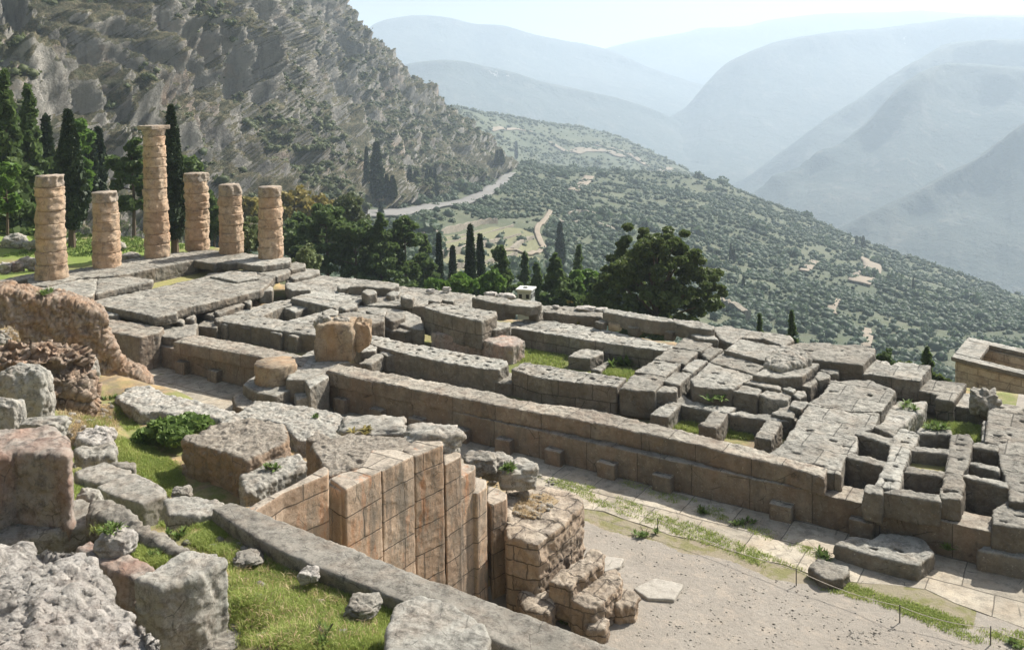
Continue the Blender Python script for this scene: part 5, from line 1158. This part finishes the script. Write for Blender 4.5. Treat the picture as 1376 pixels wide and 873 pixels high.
rock('rock', 'rounded pale stone resting on the left foreground wall', (127, 714, 177, 752), 4.6, 'pale', sq=.45, amp=.18, depth=.9)
bo = block('boulder', 'huge pale pitted boulder filling the bottom left corner', 'P', [(-120,752),(10,737),(100,740),(134,772),(150,806),(200,842),(238,884),(250,960),(-120,980)], 6.3, 2.4, 'pale', voxel=.026, rough=.9, cat='boulder')
d_ = bo.modifiers.new('disp', 'DISPLACE'); d_.texture = TX['l']; d_.strength = .6; d_.mid_level = .55; d_.texture_coords = 'GLOBAL'
for sc_, st_ in ((1.1, -.30), (.3, -.12), (.1, -.05)):
    vt_ = tex('fracture', sc_, 6, hard=True); d_ = bo.modifiers.new('pits', 'DISPLACE'); d_.texture = vt_; d_.strength = st_; d_.mid_level = .4; d_.texture_coords = 'GLOBAL'
block('boulder_block', 'tall squared rust streaked block at the left edge', 'P', [(-160,600),(-20,582),(40,580),(66,574),(88,592),(95,614),(20,610),(-150,648)], 5.8, 2.45, 'rust', voxel=.05, cat='stone block', rough=1.5)
block('stone_block', 'squared grey block under the tall rust streaked block', 'P', [(-70,738),(22,708),(60,692),(104,674),(124,680),(130,704),(60,716),(-60,752)], 4.35, 1.7, 'grey', voxel=.045, rough=1.2)
rock('boulder', 'smooth grey boulder at the left edge under the dry bank', (-8, 484, 66, 586), 1.9, 'grey', sq=.45, amp=.15, depth=.6, sub=6)
rock('boulder', 'small grey boulder at the left edge below the smooth one', (-30, 528, 30, 604), 2.9, 'grey', sq=.4, amp=.15, depth=.6, sub=6)
rock('boulder', 'grey shelf rock behind the top of the rust streaked block', (20, 560, 84, 600), 3.2, 'grey', sq=.6, amp=.25, depth=.6)
rock('rock', 'dark wedge stone at the foot of the broken rubble wall', (92, 472, 128, 522), -.4, 'grey', sq=.6, amp=.3)
rock('rock', 'grey stone among rubble left of the rock ledge', (100, 655, 132, 700), 3.6, 'grey', sq=.4, amp=.3)
block('foreground_block', 'rounded dark block at the bottom centre of the picture', 'P', [(519,842),(535,815),(560,802),(600,815),(645,838),(656,858),(650,885),(600,905),(540,900),(520,880)], 4.3, 1.3, 'grey', voxel=.03, rough=.9)
for bx, z, m, l in [((400,764,428,784), 3.4, 'pale', 'small white rock in the foreground grass'), ((464,806,508,832), 3.4, 'grey', 'craggy grey rock in the foreground grass'), ((258,706,280,719), 3.0, 'pale', 'white stone in the grass by the coping end'),
                    ((262,856,335,895), 3.1, 'grey', 'flat grey stone at the bottom edge beside the corner block'), ((340,858,395,890), 3.3, 'grey', 'low grey stone at the bottom edge'), ((312,748,350,762), 3.2, 'grey', 'half buried stone beside the corner block'), ((230,656,256,672), 2.6, 'grey', 'dim stone beside the flat grey slab'),
                    ((104,480,122,492), -.2, 'pale', 'pebble sized pale stone on the bank'), ((118,575,150,600), .2, 'pale', 'white rubble stone in the straw')]:
    rock('rock', l, bx, z, m, sq=.3, amp=.3, depth=1.0, rough=.9)

# broken rubble wall at left: outline stands in its own vertical plane with real thickness
def plane_outline(pts, p0, dirv, th, name, label, mat, cat, voxel, disp, deep=None):
    d = Vector(dirv).normalized(); n = Vector((d.y, -d.x, 0)); out = []
    for q in pts:
        v = ray(*q); t = (p0-C0).dot(n)/v.dot(n); out.append(C0+v*t)
    bm = bmesh.new(); fr = [bm.verts.new(p) for p in out]; bk = [bm.verts.new(p-n*th*(1 if n.dot(C0-p0) > 0 else -1)) for p in out]
    P = [Vector(((p-p0).dot(d), p.z, 0)) for p in out]
    for t in tessellate_polygon([P]): bm.faces.new([fr[i] for i in t]); bm.faces.new([bk[i] for i in t][::-1])
    m = len(out)
    for i in range(m): bm.faces.new((fr[i], fr[(i+1) % m], bk[(i+1) % m], bk[i]))
    o = bm_obj(name, bm, M[mat], None, tuple(p0)); roughen(o, voxel, disp); tag(o, label, cat); return o
A = lambda q: px('A', q)
plane_outline([A(q) for q in [(-60,275),(0,272),(60,268),(180,300),(240,330),(300,312),(400,332),(470,362),(548,400),(548,450),(575,520),(605,570),(612,610),(690,690),(790,748),(800,775),(640,800),(520,800),(200,640),(-60,560)]],
              W(192, 518, -2.6), (-.5, -.87, 0), 1.7, 'broken_wall', 'broken wall of orange rubble sloping down to the path at left', 'congl', 'wall', .06, (('l', .3), ('m', -.6), ('s', -.3)))
rock('rubble_bank', 'mound of orange earth and rubble with dry grass below the broken wall', (-60, 466, 108, 566), .0, 'congl', cat='bank', sq=.3, amp=.3, depth=.7, sub=6, rough=2.4)
rock('rubble_bank', 'rusty lump of cemented rubble left of the straw patch', (52, 500, 118, 568), -.1, 'congl', cat='bank', sq=.3, amp=.35, depth=.7, sub=6, rough=2.4)
# stones near the columns and on the lawn
for bx, z, m, l in [((26,344,50,364), 0, 'grey', 'short tilted drum stump left of the first column'), ((12,350,30,366), 0, 'rust', 'dark stone beside the tilted drum stump'), ((-6,352,14,368), 0, 'pale', 'pinkish stone at the left edge by the columns'),
                    ((0,316,30,334), -.6, 'grey', 'grey rubble heap on the lawn at the left edge'), ((30,322,52,336), -.6, 'grey', 'smaller rubble heap on the lawn left of the first column'), ((128,320,160,338), -.7, 'grey', 'grey stones on the lawn behind the second column'),
                    ((160,340,185,352), -.5, 'grey', 'grey stones between second and third columns'), ((84,320,100,326), -.7, 'grey', 'small stones at the foot of the broad cypress')]:
    rock('rock', l, bx, z, m, sq=.5, amp=.45, sub=4, rough=1)
for bx, z, l in [((572,388,584,394), -.95, 'first small round stone on the south edge'), ((594,385,606,392), -.95, 'second small round stone on the south edge'), ((650,392,668,399), -.4, 'loose rock on the left raised block below the hut'), ((668,394,692,402), -.4, 'longer loose rock behind the raised blocks'),
                 ((742,410,752,415), -.8, 'small stone on the edge pavement right of the hut'), ((775,412,800,418), -.8, 'flat stone on the edge pavement left of the long kerb'), ((800,414,818,419), -.8, 'last flat stone before the long kerb')]:
    rock('rock', l, bx, z, 'pale', sq=.3, amp=.3, sub=4)
block('rock', 'jagged fractured rock lying on the thick curved slab', 'F', [(925,196),(960,140),(1020,105),(1080,125),(1150,180),(1060,200),(990,214)], -.45, .5, 'grey', rough=2.5, cat='rock')

# rope fence along the gravel
rp = [(884, 716), (1070, 786), (1209, 836), (1331, 866)]; pp = []
fence = empty('rope_fence', W(1070, 786, -3)); tag(fence, 'low rope fence on thin iron posts along the gravel edge', 'fence')
for q in rp:
    b = W(*q, -3)-Vector(fence.location); bm = bmesh.new(); tube_bm(bm, [b, b+Vector((0, 0, .55))], .018, .016); bm_obj('post', bm, M['post'], fence); pp.append(b+Vector((0, 0, .5)))
bm = bmesh.new(); ends = [pp[0]+(pp[0]-pp[1])*.5]+pp+[pp[-1]+(pp[-1]-pp[-2])*.6]; cp = []
for a, b in zip(ends[:-1], ends[1:]):
    for i in range(8): t = i/8; cp.append(a.lerp(b, t)-Vector((0, 0, .5*t*(1-t))))
tube_bm(bm, cp+[ends[-1]], .010, .010, 5); bm_obj('rope', bm, M['rope'], fence)

# ------------------------------------------------------------------ grass, weeds and pebbles
DG = None
def surf(x, y):                                    # first ground or stone under a photo pixel
    global DG
    if DG is None: bpy.context.view_layer.update(); DG = bpy.context.evaluated_depsgraph_get()
    v = ray(x, y).normalized(); h = SC.ray_cast(DG, C0+v*2.5, v); return (h[1], h[4]) if h[0] else None
def tuft_mesh(name, P, per, ln, wd, mat, lean=.5, seed=2, label=None):
    r = np.random.default_rng(seed); n = len(P)*per; B = np.repeat(np.array(P), per, 0)+r.normal(size=(n, 3))*np.array([.07, .07, 0]); a = r.random(n)*6.283
    d = np.stack([np.cos(a), np.sin(a), np.zeros(n)], -1); L = ln*(.45+.9*r.random((n, 1))); k = lean*(.3+r.random((n, 1)))
    e = r.random(n)*6.283; side = np.stack([np.cos(e), np.sin(e), np.zeros(n)], -1)*wd*(.6+.8*r.random((n, 1)))
    up = np.array([0, 0, 1.]); m = B+up*L*.6+d*L*k*.35; t = B+up*L*(1-.25*k)+d*L*k
    V = np.stack([B-side-up*.03, B+side-up*.03, m+side*.8, m-side*.8, t], 1).reshape(-1, 3); i = np.arange(n)[:, None]*5
    F = np.concatenate([i+np.array([0, 1, 2]), i+np.array([0, 2, 3]), i+np.array([3, 2, 4])]); o = link(name, np_mesh(name, V, F, 3), mat); tag(o, kind='stuff'); return o
def zone(poly, n, seed=1, clump=0, zmax=99):
    r = random.Random(seed); xs = [p[0] for p in poly]; ys = [p[1] for p in poly]; out = []; g = 0
    while len(out) < n and g < n*30:
        g += 1; q = (r.uniform(min(xs), max(xs)), r.uniform(min(ys), max(ys)))
        if not inside(q, poly): continue
        p = surf(*q)
        if p is None or p[0].z > zmax or p[1].get('kind') != 'structure': continue
        p = p[0]
        if clump and noise.noise(Vector((p.x*clump, p.y*clump, 4))) < -.05+r.uniform(-.2, .2): continue
        out.append(p[:])
    return out
g1 = zone([(308,742),(380,728),(440,752),(520,802),(530,830),(520,873),(400,873),(320,862),(312,800)], 4200, 1, 0)+zone([(560,800),(700,873),(650,873)], 60, 2)+zone([(640,862),(720,873),(660,873)], 80, 3)
g1 += zone([(200,690),(300,700),(340,722),(300,745),(240,722)], 900, 4, 1.5)+zone([(128,700),(180,705),(245,745),(212,762),(150,730)], 350, 5)
tuft_mesh('grass', g1, 14, .10, .0045, M['blade'], seed=5, lean=.9)
g1b = zone([(225,690),(300,695),(310,712),(240,705)], 200, 41)+zone([(60,560),(150,560),(160,640),(100,700)], 500, 42, .9)
tuft_mesh('grass', g1b, 9, .08, .006, M['blade'], seed=15, lean=1.0)
g2 = zone([(150,585),(200,600),(240,625),(250,660),(215,668),(180,630),(155,620),(150,600)], 1800, 6)+zone([(150,530),(170,545),(190,575),(170,580),(155,560)], 250, 7)+zone([(95,640),(120,650),(130,690),(110,700)], 200, 8)
tuft_mesh('grass', g2, 9, .085, .008, M['blade'], seed=6, lean=.9)
s1 = zone([(78,548),(150,545),(160,590),(130,605),(85,600)], 350, 9)+zone([(10,440),(90,470),(110,500),(60,490),(10,470)], 160, 10)+zone([(308,742),(380,728),(470,780),(520,860),(400,873),(320,862)], 350, 11)+zone([(690,668),(740,665),(745,690),(700,700)], 120, 12)
tuft_mesh('dry_grass', s1, 7, .15, .006, M['straw'], seed=7, lean=1.1)
p1 = zone([(690,470),(760,478),(760,495),(700,490)], 250, 13)+zone([(805,495),(855,500),(850,512),(810,505)], 200, 14)+zone([(910,560),(940,570),(940,585),(905,575)], 150, 15)+zone([(970,575),(1010,580),(1010,592),(975,588)], 150, 16)+zone([(1235,565),(1320,575),(1322,595),(1260,592)], 350, 17)
p1 += zone([(1150,600),(1200,605),(1190,615),(1150,612)], 80, 18)+zone([(1215,655),(1260,655),(1250,664),(1215,660)], 80, 19)+zone([(1280,685),(1330,690),(1330,698),(1290,696)], 100, 20)
tuft_mesh('grass', p1, 8, .18, .012, M['blade'], seed=8, lean=.8)
e1 = zone([(700,632),(800,655),(880,685),(960,715),(1090,770),(1200,800),(1376,862),(1376,870),(1180,812),(1080,785),(950,732),(860,700),(780,668)], 1500, 21, .9)+zone([(830,640),(960,680),(1110,745),(1100,750),(950,692),(830,648)], 260, 22, .9)+zone([(1180,800),(1376,850),(1376,873),(1300,860),(1190,815)], 400, 23, .6)
tuft_mesh('grass', e1, 8, .07, .009, M['blade'], seed=9, lean=1.0)
d1 = zone([(0,345),(60,330),(60,300),(300,290),(300,330),(120,345)], 700, 24, 0, -.4)
tuft_mesh('grass', d1, 6, .22, .03, M['weed'], seed=10)
peb = zone([(790,700),(900,735),(1376,873),(860,873),(835,780)], 1300, 25, 1.5)+zone([(1140,845),(1185,850),(1180,866),(1142,860)], 130, 26)
def pebbles(name, P, mat, s0, s1, seed=1):
    r = np.random.default_rng(seed); base, Fb = ico_template(1); n = len(P); s = (s0+(s1-s0)*r.random((n, 1, 1))**4)
    V = (base[None]*(1+.25*r.normal(size=(n, len(base), 1)).clip(-1, 1))*np.array([1, .8, .55])*s+np.array(P)[:, None]).reshape(-1, 3)
    o = link(name, np_mesh(name, V, (Fb[None]+(np.arange(n)*len(base))[:, None, None]).reshape(-1, 3), 3), mat); tag(o, kind='stuff')
pebbles('gravel', peb, M['grey'], .008, .05)
pebbles('rubble_stones', zone([(80,560),(150,540),(150,640),(100,650)], 90, 27)+zone([(200,680),(520,800),(500,873),(320,873)], 70, 28)+zone([(400,545),(470,560),(440,600),(390,590)], 90, 29)+zone([(0,430),(120,500),(60,560),(0,500)], 160, 30)+zone([(640,600),(780,660),(740,700),(680,690)], 80, 31), M['grey'], .03, .2, 4)
def weed(label, x, y, wpx, hpx, mat='weed', n=500, leaf=.05, name='plant', cat='plant'):
    p = surf(x, y)
    if p is None: return
    p = p[0]
    s = CAM['f']/((p-C0).dot(CF)); w = wpx*.8/s; h = hpx*.6/s; o_ = empty(name, p); tag(o_, label, cat)
    if name == 'bush':
        L_ = [ball_pts(n//14, w*.20, w*.20, h*.24, .2)+np.array([rng.normal()*w*.2, rng.normal()*w*.2, h*(.2+.5*rng.random())]) for _ in range(14)]
        C = np.concatenate(L_); C[:, 2] = np.abs(C[:, 2]); V, F = leaf_quads(C, leaf*(.5+.8*rng.random(len(C))), 1.6, .5)
    else:
        k = 5; m_ = n//3; cen = np.stack([rng.normal(size=k)*w*.22, rng.normal(size=k)*w*.22, np.zeros(k)], -1)[rng.integers(0, k, m_)]
        a = rng.random(m_)*6.283; el = .25+1.15*rng.random(m_); ln = (.35+.65*rng.random(m_))*max(w*.42, h*.8)*np.where(el > .9, min(1, h/(w*.42)), 1)
        d = np.stack([np.cos(a)*np.cos(el), np.sin(a)*np.cos(el), np.sin(el)], -1); sd_ = np.stack([-np.sin(a), np.cos(a), np.zeros(m_)], -1)*(ln*.11)[:, None]
        lift = np.array([0, 0, .02]); mid = cen+d*(ln*.55)[:, None]+lift; tip = cen+d*ln[:, None]-np.stack([np.zeros(m_), np.zeros(m_), ln*.22*np.cos(el)], -1)+lift
        V = np.stack([cen-sd_*.3, cen+sd_*.3, mid+sd_, mid-sd_, tip+sd_*.15, tip-sd_*.15], 1).reshape(-1, 3); q = np.arange(m_)[:, None]*6
        F = np.concatenate([q+np.array([0, 1, 2, 3]), q+np.array([3, 2, 4, 5])])
    link('leaves', np_mesh('leaves', V, F), M[mat], o_)
    bm = bmesh.new(); r = random.Random(label)
    for k in range(7): a = r.uniform(0, 6.28); tube_bm(bm, [(0, 0, -.05), (math.cos(a)*w*.15, math.sin(a)*w*.15, h*.35), (math.cos(a)*w*.3, math.sin(a)*w*.3, h*.7)], .012, .005, 4)
    bm_obj('stem', bm, M['bark'], o_)
weed('large leafy bush in the green hollow beside the big undercut block', 238, 598, 112, 66, n=4200, leaf=.10, name='bush', cat='bush')
for l, x, y, a, b in [('bright green clump on top of the broken rubble wall', 58, 396, 38, 16), ('green clump growing in the gap of the left foreground wall', 150, 714, 46, 22), ('fern like weed in the wall gap near the corner block', 214, 748, 36, 22), ('dark green rosette in the foreground grass', 436, 856, 50, 36), ('weed behind the corner block by the white stone', 243, 718, 34, 24),
                       ('leafy weed on the block before the big undercut block', 368, 632, 40, 18), ('tall weed on the round boulder of the pier', 687, 632, 24, 30), ('green weed on the gravel edge near the marble slabs', 866, 716, 36, 14), ('flowering weed at the foot of the pier steps', 760, 838, 26, 18), ('dark weed tuft at the path edge, left of the fallen slabs', 1000, 704, 32, 14), ('weed at the left end of the large fallen slab', 1112, 748, 36, 22),
                       ('bush at the right end of the gravel edge', 1362, 866, 30, 18), ('small weed between the north wall and the path edge', 942, 688, 22, 22), ('weed on the rough platform behind the big block', 425, 560, 14, 12), ('weed at the near end of the ragged ledge', 152, 536, 24, 14), ('yellow moss on the rock behind the ochre wall', 490, 582, 40, 8), ('weed below the grid front kerb', 1275, 735, 40, 20),
                       ('tall grassy weeds in the pit by the isolated block', 835, 488, 50, 26), ('weeds in the pit before the treasury', 1265, 578, 46, 22), ('weed on the grassy rubble stub', 1222, 548, 40, 12), ('weeds before the fractured slab', 965, 536, 56, 12), ('small yellow shrub on the edge pavement by the hut', 764, 407, 8, 10), ('dry brown weed by the edge pavement corner', 778, 436, 14, 12)]:
    weed(l, x, y, a, b, mat='gold' if ('yellow' in l or 'brown' in l) else 'weed', n=450, leaf=.05)

# ------------------------------------------------------------------ haze over the valley
bpy.context.view_layer.update(); top_z = 0; far_r = 0
for o in bpy.data.objects:
    if o.type == 'MESH' and o.get('kind') == 'structure':
        n = len(o.data.vertices); c = np.empty(n*3, np.float32); o.data.vertices.foreach_get('co', c); c = c.reshape(-1, 3); top_z = max(top_z, c[:, 2].max()); far_r = max(far_r, np.abs(c[:, :2]).max())
HZ_R, HZ_T = float(far_r)+60, float(top_z)+15
bm = bmesh.new(); bmesh.ops.create_cube(bm, size=1)
for v in bm.verts: v.co = Vector((v.co.x*2*HZ_R, v.co.y*2*HZ_R, -762 if v.co.z < 0 else HZ_T))
hm = bpy.data.materials.new('valley_haze'); hm.use_nodes = True; N = hm.node_tree.nodes; N.remove(N['Principled BSDF'])
pv = N.new('ShaderNodeVolumePrincipled'); pv.inputs['Color'].default_value = (.66, .79, .92, 1); pv.inputs['Density'].default_value = HAZE_DENSITY; pv.inputs['Anisotropy'].default_value = .2
hm.node_tree.links.new(pv.outputs[0], N['Material Output'].inputs['Volume'])
o = bm_obj('haze', bm, hm); tag(o, kind='stuff'); print('haze', HZ_R, HZ_T)
